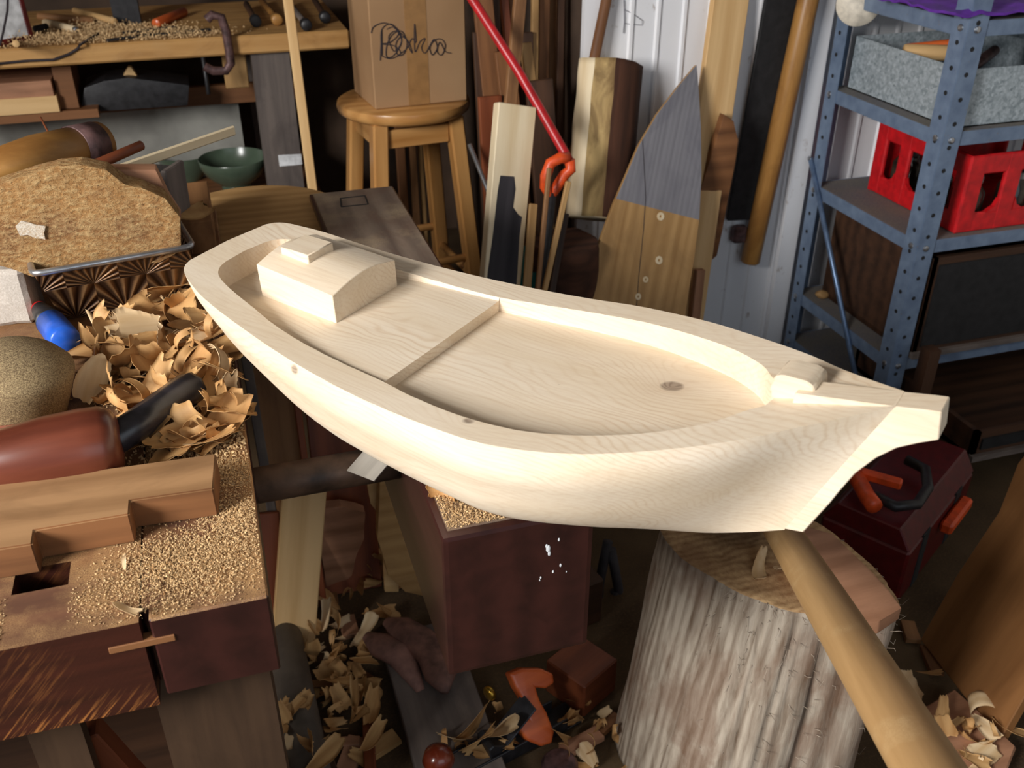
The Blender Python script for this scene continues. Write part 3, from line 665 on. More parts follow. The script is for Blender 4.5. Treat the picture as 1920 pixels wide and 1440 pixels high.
def dustheap(name, pts, n, label, z0, spread, seed, parent=None, hmax=.012, size=(.0008, .002)):
    r = random.Random(seed); b = bmesh.new()
    for _ in range(n):
        c = r.choice(pts); x, y = r.gauss(c[0], spread[0]*c[2]), r.gauss(c[1], spread[1]*c[2])
        if len(c) > 3 and not (c[3] <= x <= c[4] and c[5] <= y <= c[6]): continue
        s = r.uniform(*size); z = z0+abs(r.gauss(0, 1))*hmax*.25*math.exp(-((x-c[0])**2+(y-c[1])**2)/(2*(spread[0]*c[2])**2))
        q = Euler((r.uniform(0, 6), r.uniform(0, 6), r.uniform(0, 6))).to_matrix()
        vs = [b.verts.new(Vector((x, y, z+s*.4))+q @ Vector(v)*s) for v in ((1.2, 0, 0), (-.6, .9, 0), (-.6, -.9, .1), (0, 0, .7))]
        for f in ((0, 1, 2), (0, 1, 3), (1, 2, 3), (0, 2, 3)): b.faces.new([vs[i] for i in f])
    return put(name, b, 'dust', label=label, cat='sawdust', kind='stuff', parent=parent)
p = [(pz(x, y, ZBT).x, pz(x, y, ZBT).y, .8+.4*(i % 2)) for i, (x, y) in enumerate(((60, 88), (130, 80), (200, 62), (270, 70), (330, 68), (180, 55)))]
p = [(a, max(b_, YB0+.05), c, -2, XBR, YB0+.006, 3.6) for a, b_, c in p]
dustheap('sawdust', p, 5200, 'sawdust heaped along the front of the back tool bench', ZBT, (.09, .045), 5, hmax=.05, size=(.0012, .004))
def bt(x, y, dz=0.): return pz(x, y, ZBT+dz)
# things on the tool bench
bx = empty('notice_board', 'red framed white panel leaning at the left end of the back bench', 'panel', bt(20, 85))
P = bt(-30, 92, .002), bt(62, 76, .002)
cx = (P[0]+P[1])/2; wv = (P[1]-P[0]); hh = .13
fm = TR(cx+Vector((0, .004, hh/2))) @ RZ(math.atan2(wv.y, wv.x)) @ Matrix.Rotation(-.06, 4, 'X')
b = bmesh.new(); wl = wv.length
for a in ((0, -hh/2+.008, wl, .016), (0, hh/2-.008, wl, .016)): box(a[2], .012, a[3], .002, (a[0], 0, a[1]), bm=b)
for s in (-1, 1): box(.014, .012, hh-.03, .002, (s*(wl/2-.007), 0, 0), bm=b)
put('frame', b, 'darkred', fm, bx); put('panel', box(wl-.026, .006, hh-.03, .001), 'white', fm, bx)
rod('dowel_peg', bt(30, 82, .0), bt(30, 82, .042), .009, 'pine', None, 16, label='short pale dowel peg standing before the red framed panel', cat='peg')
def hammer(name, label, hA, hB, r, hmat, headmat, hl, hr, group=None):
    g = empty(name, label, 'tool', (hA+hB)/2, group)
    rod('handle', hA, hB, r, hmat, g, 14, r*.85)
    d = (hB-hA).normalized()
    rod('head', hB-d*.002, hB+d*hl, hr, headmat, g, 18); return g
hammer('gouge', 'pale wooden handled tool with shiny end on the back bench', bt(85, 42, .012), bt(140, 55, .012), .011, 'palewood', 'steel', .012, .008)
rod('brown_stick', bt(70, 30, .03), bt(175, 38, .014), .010, 'midbrown', None, 14, label='long brown handle lying across the back bench', cat='stick')
rod('black_peg', bt(65, 55, .012), bt(88, 50, .012), .010, 'blackdull', None, 14, label='small black peg beside the pale handled tool', cat='peg')
rod('pale_offcut_stick', bt(140, 20, .02), bt(215, 40, .02), .010, 'pine', None, 8, label='pale rough stick behind the dark post on the back bench', cat='stick')
b0 = bt(240, 46, 0); put('dark_box', slab(b0.x-.038, b0.x+.038, b0.y, b0.y+.06, ZBT, ZBT+.12), 'black', label='tall black box standing on the back bench', cat='box')
rod('orange_dowel', bt(292, 44, .012), bt(345, 22, .012), .0135, 'orangewood', None, 18, label='orange-brown dowel with pale end on the back bench', cat='dowel')
for i, (a, c, d, e, lb_) in enumerate(((200, 76, 300, 62, 'dark sawdusty file lying on the front of the back bench'), (285, 66, 395, 55, 'dark steel bar beside the clamp on the back bench'), (230, 62, 330, 50, 'second dark bar half buried in sawdust on the back bench'))):
    beam('file', bt(a, c, .008), bt(d, e, .008), .012, .007, 'black', n=(0, 0, 1), label=lb_, cat='file')
tl = [((462, 20), (478, 43), 'darkbrown', 'blackdull', 'leftmost small dark-headed tool on the corner of the back bench'),
      ((490, 12), (517, 40), 'honey', 'honey', 'honey wooden handle between dark-headed tools on the back bench'),
      ((540, 15), (572, 50), 'greywood', 'black', 'large black-headed tool beside the upright stick on the back bench'),
      ((590, 12), (608, 36), 'darkbrown', 'black', 'black-headed tool nearest the right end of the back bench')]
for (a, c), (d, e), hm, hd, lb_ in tl: hammer('hand_tool', lb_, bt(a, c-12, .017), bt(d, e-6, .017), .010, hm, hd, .035, .0165, 'tools on the bench corner')
b = tube([bt(-60, 118, -.02)+Vector((0, -.03, 0)), py(0, 119, YB0-.008), py(50, 114, YB0-.008), py(100, 112, YB0-.008), py(128, 102, YB0-.008), py(145, 92, YB0-.006), bt(150, 84, .006), bt(190, 60, .006)], .0035, 8)
put_s('cable', b, 'ink', label='grey cable drooping over the front edge of the back bench', cat='cable')
b = tube([py(15, -10, YB0+.03), py(14, 20, YB0+.015), py(6, 60, YB0+.01), py(0, 84, YB0+.008), py(-20, 95, YB0+.008)], .003, 8); put_s('hanging_cord', b, 'ink', label='grey cord hanging in front of the red framed panel', cat='cord')
# C-clamp on the front edge
cl = empty('c_clamp', 'rusty purple-grey C-clamp gripping the front edge of the back bench', 'clamp', py(410, 80, YB0))
pts = [py(x, y, YB0-.03) for x, y in ((388, 38), (398, 29), (415, 33), (424, 60), (430, 95), (433, 120), (424, 134), (400, 134), (384, 126))]
b = tube(pts, .0125, 10); bmesh.ops.scale(b, vec=(1, 1, 1), verts=b.verts)
for v in b.verts: v.co.y = YB0-.022+(v.co.y-YB0+.03)*.8
put_s('frame', b, 'iron', parent=cl)
s0 = py(392, 128, YB0-.022)
rod('screw', s0+Vector((-.012, .012, -.075)), Vector((s0.x-.012, s0.y+.03, ZBT-.053)), .006, 'black', cl, 12)
# under the tool bench
yk2 = YB0+.06
bxx = empty('wooden_box', 'pale wooden box with lipped lid edge under the back bench', 'box', py(60, 185, yk2))
p0, p1, p2 = py(-60, 205, yk2), py(112, 208, yk2), py(112, 150, yk2)
put('body', slab(-.75, p1.x, yk2, yk2+.2, p1.z-.002, (p1.z+p2.z)/2), 'pine', parent=bxx); put('lid', slab(-.75, p1.x-.006, yk2+.004, yk2+.2, (p1.z+p2.z)/2, p2.z), 'pinkwood', parent=bxx)
put('side_strip', slab(p1.x, p1.x+.05, yk2+.03, yk2+.2, p1.z-.002, p2.z+.03), 'brown', parent=bxx)
put('box_stand', slab(-.75, p1.x+.10, yk2+.01, yk2+.22, p1.z-.028, p1.z-.004), 'brown', label='brown board under the pale wooden box below the back bench', cat='board')
pl = [(150, 212), (158, 165), (195, 152), (240, 146), (300, 153), (355, 160), (352, 198)]
poly_thing('black_tool_case', pl, YB0+.12, .14, 'black', 'black iron case with peaked top under the back bench', 'tool case')
poly_thing('sawdust_cone', [(228, 147), (240, 126), (246, 126), (260, 147)], YB0+.16, .03, 'pine', 'small sawdust-coloured wedge sitting on the black iron case', 'wedge')
# green bowl on the lower shelf
c = py(445, 352, YB0+.2); 
rb = py(503, 300, YB0+.2).x-c.x
gbowl = put_s('green_bowl', lathe([(0, 0), (0, rb*.42), (.014, rb*.44), (.02, rb*.42), (.03, rb*.55), (.055, rb*.82), (.085, rb*.97), (.105, rb), (.108, rb*.985), (.085, rb*.93), (.055, rb*.76), (.032, rb*.48), (.026, 0)], 40, 'Z'), 'green', TR(c.x, c.y, zs), label='pale green footed bowl on the shelf under the back bench', cat='bowl')
bmesh_b = lathe([(0, 0), (0, rb*.4), (.05, rb*.75), (.085, rb*.8), (.087, rb*.77), (.05, rb*.7), (.01, 0)], 32, 'Z'); put_s('small_bowl', bmesh_b, 'green', TR(c.x-.15, c.y+.16, zs), label='smaller green bowl behind the footed green bowl', cat='bowl')
# long thin stick standing before the bench
beam('thin_stick', up_to(py(540, 0, 2.56), py(587, 362, 2.5), 1.5), to_floor(py(540, 0, 2.56), py(587, 362, 2.5)), .024, .015, 'pine', label='long thin pine stick upright in front of the back bench', cat='stick')
# ------------------------------------------------------------------ stool with the cardboard box
YS = 2.68; seatz = py(640, 190, YS).z
sl, sr = py(629, 190, YS), py(879, 190, YS); sc_ = Vector(((sl.x+sr.x)/2, YS, 0)); SR = (sr.x-sl.x)/2*.985; ZSE = .832
st = empty('bar_stool', 'varnished wooden bar stool with round seat and splayed legs', 'stool', (sc_.x, sc_.y, 0))
put_s('seat', lathe([(0, 0), (0, SR*.93), (.008, SR*.985), (.02, SR), (.031, SR*.985), (.036, SR*.94), (.037, 0)], 56, 'Z'), 'stool', TR(sc_.x, sc_.y, ZSE-.037), st)
legs = {}
ang0 = .12
for i, (sx, sy) in enumerate(((-1, -1), (1, -1), (1, 1), (-1, 1))):
    o = RZ(ang0) @ Vector((sx, sy, 0)); a = Vector((sc_.x+o.x*SR*.58, sc_.y+o.y*SR*.58, ZSE-.037)); c = Vector((sc_.x+o.x*SR*.9, sc_.y+o.y*SR*.9, 0)); legs[i] = (a, c)
    beam('leg', c, a, .044, .044, 'stool', n=(math.sin(ang0), -math.cos(ang0), 0), bev=.005, parent=st)
for i in range(4):
    j = (i+1) % 4; A, B = legs[i], legs[j]
    mid = ((A[0]+B[0])/2); beam('apron', A[0]*.97+A[1]*.03+(B[0]-A[0]).normalized()*.022-Vector((0, 0, .02)), B[0]*.97+B[1]*.03-(B[0]-A[0]).normalized()*.022-Vector((0, 0, .02)), .05, .02, 'stool', n=(mid.x-sc_.x, mid.y-sc_.y, 0), parent=st)
    for f in ((.52 if i % 2 == 0 else .60), (.74 if i % 2 == 0 else .68)):
        rod('rung', A[0].lerp(A[1], f), B[0].lerp(B[1], f), .0115, 'stool', st, 14)
fA, fB = py(703, 193, YS-.12), py(877, 175, YS-.10)
bf = (fB-fA); bf.z = 0; bwid = bf.length; ang = math.atan2(bf.y, bf.x)+.02
bdep, bhei = bwid*.82, .36
oc = Vector((fA.x, fA.y, ZSE+.0005)); BX = TR(oc) @ RZ(ang)
cb_ = empty('cardboard_box', 'cardboard box with brown tape and scribbled writing on the stool', 'box', oc, M4=BX)
put('carton', box(bwid, bdep, bhei, .003, (bwid/2, bdep/2, bhei/2)), 'card', BX, cb_)
put('tape_strip', slab(bwid*.36, bwid*.585, -.0009, .0002, 0.002, bhei-.002), 'tape', BX, cb_, label='brown tape strip down the box front')
sb = []; inv = BX.inverted()
def onbox(x, y):
    r = inv.to_3x3() @ ray(x, y); o = inv @ CAMP; return o+r*((-.0016-o.y)/r.y)
S2 = lambda cx, cy: (560+cx*.34375, cy*.34375)
sc1 = [(445, 330), (452, 160), (455, 300), (450, 170), (500, 130), (545, 180), (500, 230), (450, 240), (520, 250), (555, 290), (500, 320), (445, 300)]
sc2 = [(395, 180), (410, 145), (470, 125), (540, 160), (560, 230), (520, 300), (480, 310), (480, 250), (510, 190), (560, 170), (590, 230), (575, 290), (540, 300), (530, 240), (560, 200), (600, 230), (620, 290), (600, 250), (620, 210), (640, 230), (632, 130), (634, 280), (660, 230), (690, 210), (670, 260), (690, 290), (720, 240), (740, 215), (755, 260), (730, 300), (715, 260), (740, 220), (780, 215), (800, 250), (780, 300), (755, 280), (770, 230), (800, 280), (832, 290)]
def spl(pts, n=6):
    out = []
    for i in range(len(pts)-1):
        p0, p1, p2, p3 = [Vector(pts[max(0, min(len(pts)-1, i+k))]) for k in (-1, 0, 1, 2)]
        for t in range(n): t /= n; out.append(.5*((2*p1)+(p2-p0)*t+(2*p0-5*p1+4*p2-p3)*t*t+(3*p1-p0-3*p2+p3)*t**3))
    return out+[Vector(pts[-1])]
b = tube([onbox(*S2(*p)) for p in spl([Vector((x, y, 0)) for x, y in sc1])] if False else [onbox(*S2(p.x, p.y)) for p in spl([Vector((x, y, 0)) for x, y in sc1])], .0013, 5)
tube([onbox(*S2(p.x, p.y)) for p in spl([Vector((x, y, 0)) for x, y in sc2])], .0013, 5, bm=b)
tube([onbox(*S2(p.x, p.y)) for p in spl([Vector((x, y, 0)) for x, y in [(480, 160), (520, 150), (560, 220), (520, 280), (490, 200), (540, 170), (600, 240), (560, 290)]])], .0011, 5, bm=b)
put('scribble', b, 'ink', BX, cb_, label='black looping handwriting on the carton')
# ------------------------------------------------------------------ stacked timber behind the stool
yt = 2.42
strips = [((905, 0), (945, 420), .05, 'brown', 'dark'), ((925, 0), (935, 330), .03, 'darkbrown', ''), ((945, 0), (975, 300), .022, 'redbrown', ''), ((965, 0), (985, 300), .035, 'brown', ''), ((988, 60), (992, 420), .03, 'darkbrown', ''), ((1003, 0), (1000, 300), .018, 'tan', ''), ((1020, 0), (1014, 420), .03, 'brown', ''), ((1038, 0), (1030, 420), .03, 'midbrown', ''), ((897, 60), (915, 420), .03, 'darkbrown', ''), ((1052, 0), (1046, 300), .018, 'darkbrown', '')]
tlab = ['widest brown strip of timber leaning just right of the carton', 'dark narrow strip behind the red saw tube', 'red-brown batten crossing behind the red saw tube top', 'brown batten near the middle of the timber stack', 'dark strip whose top ends below the others in the timber stack', 'thin light tan lath in the timber stack', 'brown lath right of the thin tan lath', 'mid-brown board at the right side of the timber stack', 'dark strip behind the stool edge in the timber stack', 'dark strip beside the white ribbed wall']
for i, (a, c, w_, mt, _) in enumerate(strips):
    yy = yt+.022*(i % 4); A, B = py(a[0], a[1], yy), py(c[0], c[1], yy-.05)
    top = A if a[1] > 0 else up_to(B, A, 1.75+.07*(i % 3)); beam('timber_strip', to_floor(A, B), top, w_, .016, mt, label=tlab[i], cat='timber', group='timber stacked behind the stool')
more = [((945, 95), (968, 300), .05, 'brown', 'short brown board with angled top behind the burnt plank'), ((985, 80), (1000, 200), .028, 'tan', 'short tan board end in the timber stack'), ((918, 180), (930, 420), .06, 'redbrown', 'broad red-brown board low in the timber stack'), ((975, 0), (960, 160), .03, 'midbrown', 'leaning mid-brown batten in the timber stack'), ((1010, 150), (1030, 420), .07, 'darkbrown', 'broad dark board behind the orange saw grip')]
for i, (a, c, w_, mt, lb_) in enumerate(more):
    yy = yt-.04-.018*i; A, B = py(a[0], a[1], yy), py(c[0], c[1], yy-.03)
    beam('timber_board', to_floor(A, B), A if a[1] else up_to(B, A, 1.6), w_, .018, mt, label=lb_, cat='board', group='timber stacked behind the stool')
# under the stool: dim upright laths
for i, (x, w_, mt) in enumerate(((748, .03, 'brown'), (770, .025, 'midbrown'), (785, .016, 'tan'), (810, .03, 'brown'))):
    yy = 3.05+.02*i; A, B = py(x, 240, yy), py(x+10, 400, yy-.03); beam('dim_lath', to_floor(A, B), up_to(B, A, .95), w_, .015, mt, label=['brown lath seen left of centre between the stool legs', 'mid-brown lath seen between the stool legs', 'thin tan lath seen between the stool legs', 'brown lath beside the right stool leg, seen under the seat'][i], cat='lath', group='laths behind the stool')
# burnt plank, saw, small sticks
A, B = py(966, 197, 2.12), py(938, 520, 2.0)
bp = empty('burnt_plank', 'pale plank with charred middle and lower end leaning by the stool', 'plank', to_floor(A, B))
Fm = frame(to_floor(A, B), A, (.1, -1, 0)); Lp = (to_floor(A, B)-A).length; wp = (py(1003, 205, 2.12).x-py(928, 195, 2.12).x)
put('board', box(Lp, wp, .03, .002), 'palewood', Fm, bp)
def cs(cx, cy):                                                   # crop-pixel of the burnt plank to plank-local
    q = Fm.inverted() @ py(850+cx*.2639, 180+cy*.2639, 2.1); o = Fm.inverted() @ CAMP; d = q-o; r = o+d*((.0155-o.z)/d.z); return r.x, r.y
ch = [cs(335, 565), cs(432, 572), cs(442, 660), cs(425, 790), cs(460, 840), cs(488, 860), cs(470, 1000), cs(455, 1260)]
ch2 = [cs(245, 1250), cs(285, 960), cs(315, 680)]
pts = ch+[(-Lp/2+.001, ch[-1][1]), (-Lp/2+.001, ch2[0][1])]+ch2
b = prism(pts, .0016, 0); put('char_mark', b, 'char', Fm @ TR(0, 0, .0150), bp, label='blackened charred strip')
sw = empty('pruning_saw', 'red tubular saw with orange grip leaning over the burnt plank', 'saw', py(1045, 330, 2.02))
A, B = py(880, -10, 2.28), py(1058, 285, 2.06)
put_s('tube', tube([up_to(B, A, A.z+.08), A, A.lerp(B, .5)+Vector((.004, 0, .004)), B, py(1066, 300, 2.05)], .0115, 14), 'redtube', parent=sw)
lp = [(1066, 296), (1050, 296), (1032, 306), (1023, 330), (1022, 350), (1031, 372), (1044, 350), (1058, 328), (1070, 318)]
put_s('grip', tube([py(x, y, 2.045) for x, y in [(lp[0][0], lp[0][1])]+lp[1:]]+[py(1068, 300, 2.045)], .013, 12), 'orange', parent=sw)
rod('blade_holder', py(1034, 362, 2.045), to_floor(py(1036, 362, 2.05), py(1024, 480, 2.0)), .012, 'black', sw, 12)
sm = [((1000, 382), (990, 510), .020, 'tan', 'round-topped tan slat right of the burnt plank'), ((1030, 315), (1012, 500), .011, 'midbrown', 'thin brown stick in front of the orange grip'), ((1066, 340), (1035, 480), .013, 'tan', 'thin tan stick leaning between orange grip and split log'), ((1060, 400), (1046, 480), .018, 'darkbrown', 'short dark stick by the stump')]
for a, c, w_, mt, lb_ in sm:
    A, B = py(a[0], a[1], 2.02), py(c[0], c[1], 2.02-.0004*(c[1]-a[1])); beam('small_stick', to_floor(A, B), A, w_, .010, mt, label=lb_, cat='stick', group='thin sticks by the burnt plank')
rod('metal_rod', py(880, 270, 2.3), to_floor(py(880, 270, 2.3), py(912, 350, 2.25)), .006, 'steel', None, 10, label='thin shiny metal rod leaning behind the stool leg', cat='rod')
# stump with half log on it, bucket
c = py(1068, 480, 2.0); rS = (py(1125, 490, 2.0).x-py(1012, 490, 2.0).x)/2*1.12; zS = py(1060, 470, 2.0).z
sp_ = empty('short_stump', 'short round bark-covered stump carrying the split half log', 'stump', (c.x+.01, 2.06, 0))
b = lathe([(0, 0), (0, rS), (.08, rS*.97), (.2, rS*.96), (zS-.01, rS*.97), (zS, rS*.94), (zS, 0)], 40, 'Z'); bmesh.ops.subdivide_edges(b, edges=[e for e in b.edges if abs((e.verts[0].co-e.verts[1].co).z) > .05], cuts=6); rough(b, .008, 26)
for f in b.faces: f.normal_update(); f.material_index = 1 if f.normal.z > .8 else 0
put_s('stump_body', b, ['bark', 'pinkwood'], TR(c.x+.01, 2.06, 0), sp_, ang=50)
A, B = py(1150, 118, 2.30), py(1120, 456, 2.12)
zb_ = zS+.012; B = to_floor(A, B, zb_)
hl = empty('half_log', 'split half log with dark bark on one side standing on the stump', 'log', B)
Fm = frame(B, A, (-.5, -.9, 0)); Lg = (A-B).length
wl_ = .075
b = bmesh.new(); rows = []
sec = [(-y_, z_) for y_, z_ in [(-.075, .028), (-.066, .036), (-.038, .040), (-.012, .043), (.010, .044), (.028, .036), (.052, .016), (.066, -.02), (.05, -.055), (-.02, -.06), (-.07, -.03)]]
for i in range(25):
    t = i/24; x = -Lg/2+Lg*t; rows.append([b.verts.new((x, yy*1.12+.003*noise.noise(Vector((x*14, k, 0))), zz*1.12+(.005*noise.noise(Vector((x*30, k*3, 5))) if k > 1 else 0))) for k, (yy, zz) in enumerate(sec)])
for R0, R1 in zip(rows, rows[1:]):
    for k in range(11):
        f = b.faces.new((R0[k], R0[(k+1) % 11], R1[(k+1) % 11], R1[k])); f.material_index = 0 if k in (9, 10, 0, 1) else (1 if k in (2, 3) else 2)
b.faces.new(rows[0]); b.faces.new(rows[-1][::-1])
for R0 in rows:
    pass
put_s('log_body', b, ['palewood', 'innerbark', 'bark'], Fm, hl, ang=50)
q = py(993, 520, 2.03); put_s('teal_tub', lathe([(0, 0), (0, .075), (.30, .085), (.30, .08), (.28, .0)], 32, 'Z'), 'teal', TR(q.x+.02, 2.10, 0) @ Matrix.Diagonal((1, 1, (py(993, 508, 2.03).z)/.30, 1)), label='teal plastic tub between burnt plank and stump', cat='tub')
# brown dowel leaning on the ribbed wall, wedge boards
A, B = py(1137, 0, YW-.022), py(1085, 250, YW-.05); rod('brown_pole', to_floor(A, B), up_to(B, A, 1.6), .0135, 'brown', None, 16, label='round brown pole leaning on the white wall left of the split log', cat='pole')
# pine plank behind the pointed board
A, B = py(1368, 0, YW-.03), py(1310, 420, YW-.16)
wpk = (py(1405, 0, YW-.03).x-py(1338, 0, YW-.03).x); beam('pine_plank', to_floor(A, B), up_to(B, A, 1.7), wpk, .022, 'pine', label='tall pine plank leaning on the white wall behind the pointed board', cat='plank')
poly = [(1358, 215), (1376, 228), (1384, 262), (1380, 300), (1372, 340), (1345, 480), (1322, 500), (1318, 560), (1280, 640), (1240, 640), (1300, 400)]
poly_thing('bark_slab', poly, YW-.15, .025, 'brown', 'brown bark-edged slab between pine plank and black board', 'slab', bumpy=.002)
# pointed board: grey upper part, tan lower part
def onplane(px_, p, P0, nrm):
    d = ray(px_, p); return CAMP+d*((P0-CAMP).dot(nrm)/d.dot(nrm))
P0, P1 = py(1250, 330, 2.14), py(1200, 585, 2.0)
xd = (P0-P1).normalized(); nr = (Vector((0, -1, .0))-xd*Vector((0, -1, 0)).dot(xd)).normalized(); PF = frame(P1, P0, (0, -1, 0))
out = [(1304, 122), (1308, 170), (1312, 240), (1313, 330), (1309, 410), (1300, 480), (1287, 560), (1275, 640), (1262, 760), (1040, 740), (1090, 590), (1100, 520), (1118, 465), (1150, 380), (1172, 330), (1195, 275), (1230, 215), (1268, 165)]
pb = empty('pointed_board', 'pointed ply boat-bottom board, grey above and tan below with screw plugs', 'board', PF.translation)
L2 = []
for p in out: q = PF.inverted() @ onplane(*p, P0, nr); L2.append((q.x, q.y))
zfl = PF.translation.z
b = prism(L2, .012, .0008)
xs_, ys_ = PF.inverted() @ onplane(1150, 372, P0, nr), PF.inverted() @ onplane(1310, 413, P0, nr)
dl = Vector((ys_.x-xs_.x, ys_.y-xs_.y, 0)); nn = Vector((-dl.y, dl.x, 0)).normalized()
if nn.x < 0: nn = -nn
r = bmesh.ops.bisect_plane(b, geom=list(b.verts)+list(b.edges)+list(b.faces), plane_co=(xs_.x, xs_.y, 0), plane_no=nn)
for f in b.faces: f.material_index = 1 if (f.calc_center_median()-Vector((xs_.x, xs_.y, 0))).dot(nn) > 0 and abs(f.normal.z) > .5 else 0
put('board_panel', b, ['tan', 'greyply'], PF, pb)
for x, y, s in ((1236, 406, .0105), (1233, 488, .0105), (1208, 524, .008), (1194, 556, .0085)):
    q = PF.inverted() @ onplane(x, y, P0, nr); b = lathe([(-.003, 0), (-.003, s), (.001, s), (.0012, s*.35), (-.0005, s*.3), (-.0005, 0)], 20, 'Z'); put_s('screw_plug', b, 'palewood', PF @ TR(q.x, q.y, .0062), pb)
b = tube([PF.inverted() @ onplane(x, y, P0, nr)+Vector((0, 0, .0063)) for x, y in ((1202, 262), (1205, 310), (1208, 370), (1204, 430), (1200, 470), (1195, 520), (1190, 590))], .0009, 5); put('pencil_line', b, 'ink', PF, pb, label='thin pencilled curve down the board')
beam('pointed_board_prop', to_floor(py(1300, 600, 2.12), py(1296, 640, 2.11)), py(1312, 505, 2.13), .026, .02, 'pinkwood', label='narrow pinkish batten at the right edge of the pointed board', cat='batten')
# black board and honey pole on the wall
A, B = py(1470, -40, YW-.014), py(1389, 412, YW-.03)
wk = py(1500, 0, YW-.014).x-py(1442, 0, YW-.014).x
beam('black_board', B, up_to(B, A, 1.5), wk, .012, 'blackdull', label='long black board leaning upright on the white wall', cat='board')
q = py(1388, 440, YW-.03); put('wall_hook', rough(box(.045, .03, .05, .006), .004, 40, 2), 'iron', TR(q.x, YW-.022, q.z), label='small grey metal bracket below the black board', cat='bracket')
A, B = py(1522, -30, YW-.045), py(1406, 492, YW-.045)
rod('honey_pole', B, up_to(B, A, 1.5), .0285, 'honey', None, 28, label='thick honey-coloured round pole against the white wall', cat='pole')
# ------------------------------------------------------------------ blue-grey slotted steel shelf by the right end of the wall
XS = 1.60; YSB = YW-.055
bl = py(1560, 100, YSB); XS = bl.x+.0
YSF = pxx(1800, 120, XS).y; XSR = XS+.95
sh = empty('steel_shelf', 'blue-grey bolted steel shelf unit against the white wall', 'shelving', (XS+.47, (YSB+YSF)/2, 0))
def slot_post(x, y, sx, sy, name='post'):
    # L-section upright: one flange along the depth, one along the front
    b = slab(x, x+.0025*sx if sx > 0 else x, y, y, 0, 0) if False else bmesh.new()
    w_ = .05; t_ = .0025; z1 = 1.42
    box(t_, w_, z1, 0, (x, y+sy*w_/2, z1/2), bm=b); box(w_, t_, z1, 0, (x+sx*w_/2, y, z1/2), bm=b)
    o = put(name, b, 'shelf', parent=sh)
    return o
posts = [slot_post(XS, YSF, 1, 1), slot_post(XS, YSB, 1, -1), slot_post(XSR, YSF, -1, 1), slot_post(XSR, YSB, -1, -1)]
def discs(nm, mat, pts, nrm, r, t, parent, dome=False):
    for p in pts:
        b = bmesh.new()
        d = lathe([(0, r), (t*.6, r*.9), (t, r*.45), (t, 0)] if dome else [(-.0005, r), (.0006, r), (.0006, 0)], 14)
        bmesh.ops.transform(d, matrix=frame(Vector(p)-Vector(nrm)*.5, Vector(p)+Vector(nrm)*.5, (0, 0, 1) if abs(nrm[2]) < .9 else (0, 1, 0)) , verts=d.verts); put(nm, d, mat, parent=parent); b.free()
holes = []
z = .06
k = 0
while z < 1.4:
    holes.append(z); z += .056
discs('slot_hole', 'blackdull', [(XS-.0013, YSB-.021, z) for z in holes], (-1, 0, 0), .0055, .001, posts[1])
discs('slot_hole', 'blackdull', [(XS-.0013, YSF+.023, z) for z in holes], (-1, 0, 0), .0055, .001, posts[0])
discs('slot_hole', 'blackdull', [(XS+.023, YSF-.0013, z-.012) for z in holes], (0, -1, 0), .0055, .001, posts[0])
LV = [pxx(1545, 160, XS).z, pxx(1535, 350, XS).z, pxx(1493, 545, XS).z]
L0 = pxx(1815, 40, XS).z; LV = [L0]+LV+[.1]
print('SHELF', XS, YSF, YSB, LV)
for i, zl in enumerate(LV):
    b = bmesh.new(); hgt = .034
    for x in (XS+.003, XSR-.003): box(.003, YSB-YSF-.005, hgt, .0005, (x, (YSB+YSF)/2, zl-hgt/2), bm=b)
    for y in (YSF+.003, YSB-.003): box(XSR-XS-.006, .003, hgt, .0005, ((XS+XSR)/2, y, zl-hgt/2), bm=b)
    for x in (XS+.010, XSR-.010): box(.014, YSB-YSF-.008, .003, 0, (x, (YSB+YSF)/2, zl-hgt), bm=b)
    s_ = put('shelf_tray', b, 'shelf', parent=sh)
    put('shelf_top', box(XSR-XS-.012, YSB-YSF-.012, .003, 0, ((XS+XSR)/2, (YSB+YSF)/2, zl-.0015)), 'shelftop', parent=s_, label='dusty top of the shelf tray')
    discs('bolt', 'steel', [(XS-.0015, YSB-.02, zl-.016), (XS-.0015, YSF+.022, zl-.016)], (-1, 0, 0), .0085, .004, sh, True)
    discs('bolt', 'steel', [(XS+.024, YSF-.0015, zl-.018)], (0, -1, 0), .0085, .004, sh, True)
A, B = pxx(1521, 297, XS-.006), pxx(1603, 700, XS-.006); d = (B-A)
put_s('brace_rod', tube([A+Vector((-.002, 0, 0)), A.lerp(B, .5), B+d*.25], .0075, 12), 'bluesteel', parent=sh); discs('bolt', 'steel', [A+Vector((-.006, 0, 0))], (-1, 0, 0), .008, .004, sh, True)
# galvanised tray with tools on the top tray level
zt = LV[1]+.001; gx0, gy0, gy1 = XS+.045, YSF+.03, YSB-.03; gx1 = XSR-.06; gh = .135
gt = empty('galvanised_tray', 'galvanised steel tray full of tools on the upper shelf', 'tray', ((gx0+gx1)/2, (gy0+gy1)/2, zt))
b = bmesh.new(); th = .0025
for s in (slab(gx0, gx1, gy0, gy0+th, zt, zt+gh), slab(gx0, gx1, gy1-th, gy1, zt, zt+gh), slab(gx0, gx0+th, gy0, gy1, zt, zt+gh), slab(gx1-th, gx1, gy0, gy1, zt, zt+gh), slab(gx0, gx1, gy0, gy1, zt, zt+th)): join(b, s)
put('tray_body', b, 'galv', parent=gt); put('divider', slab((gx0+gx1)/2, (gx0+gx1)/2+th, gy0+th, gy1-th, zt+th, zt+gh*.95), 'galv', parent=gt)
rod('tool_grip', Vector((gx0+.03, gy0+.26, zt+.12)), Vector((gx0+.15, gy0+.20, zt+.125)), .022, 'pine', None, 18, .019, label='pale thick wooden handle lying in the galvanised tray', cat='tool')
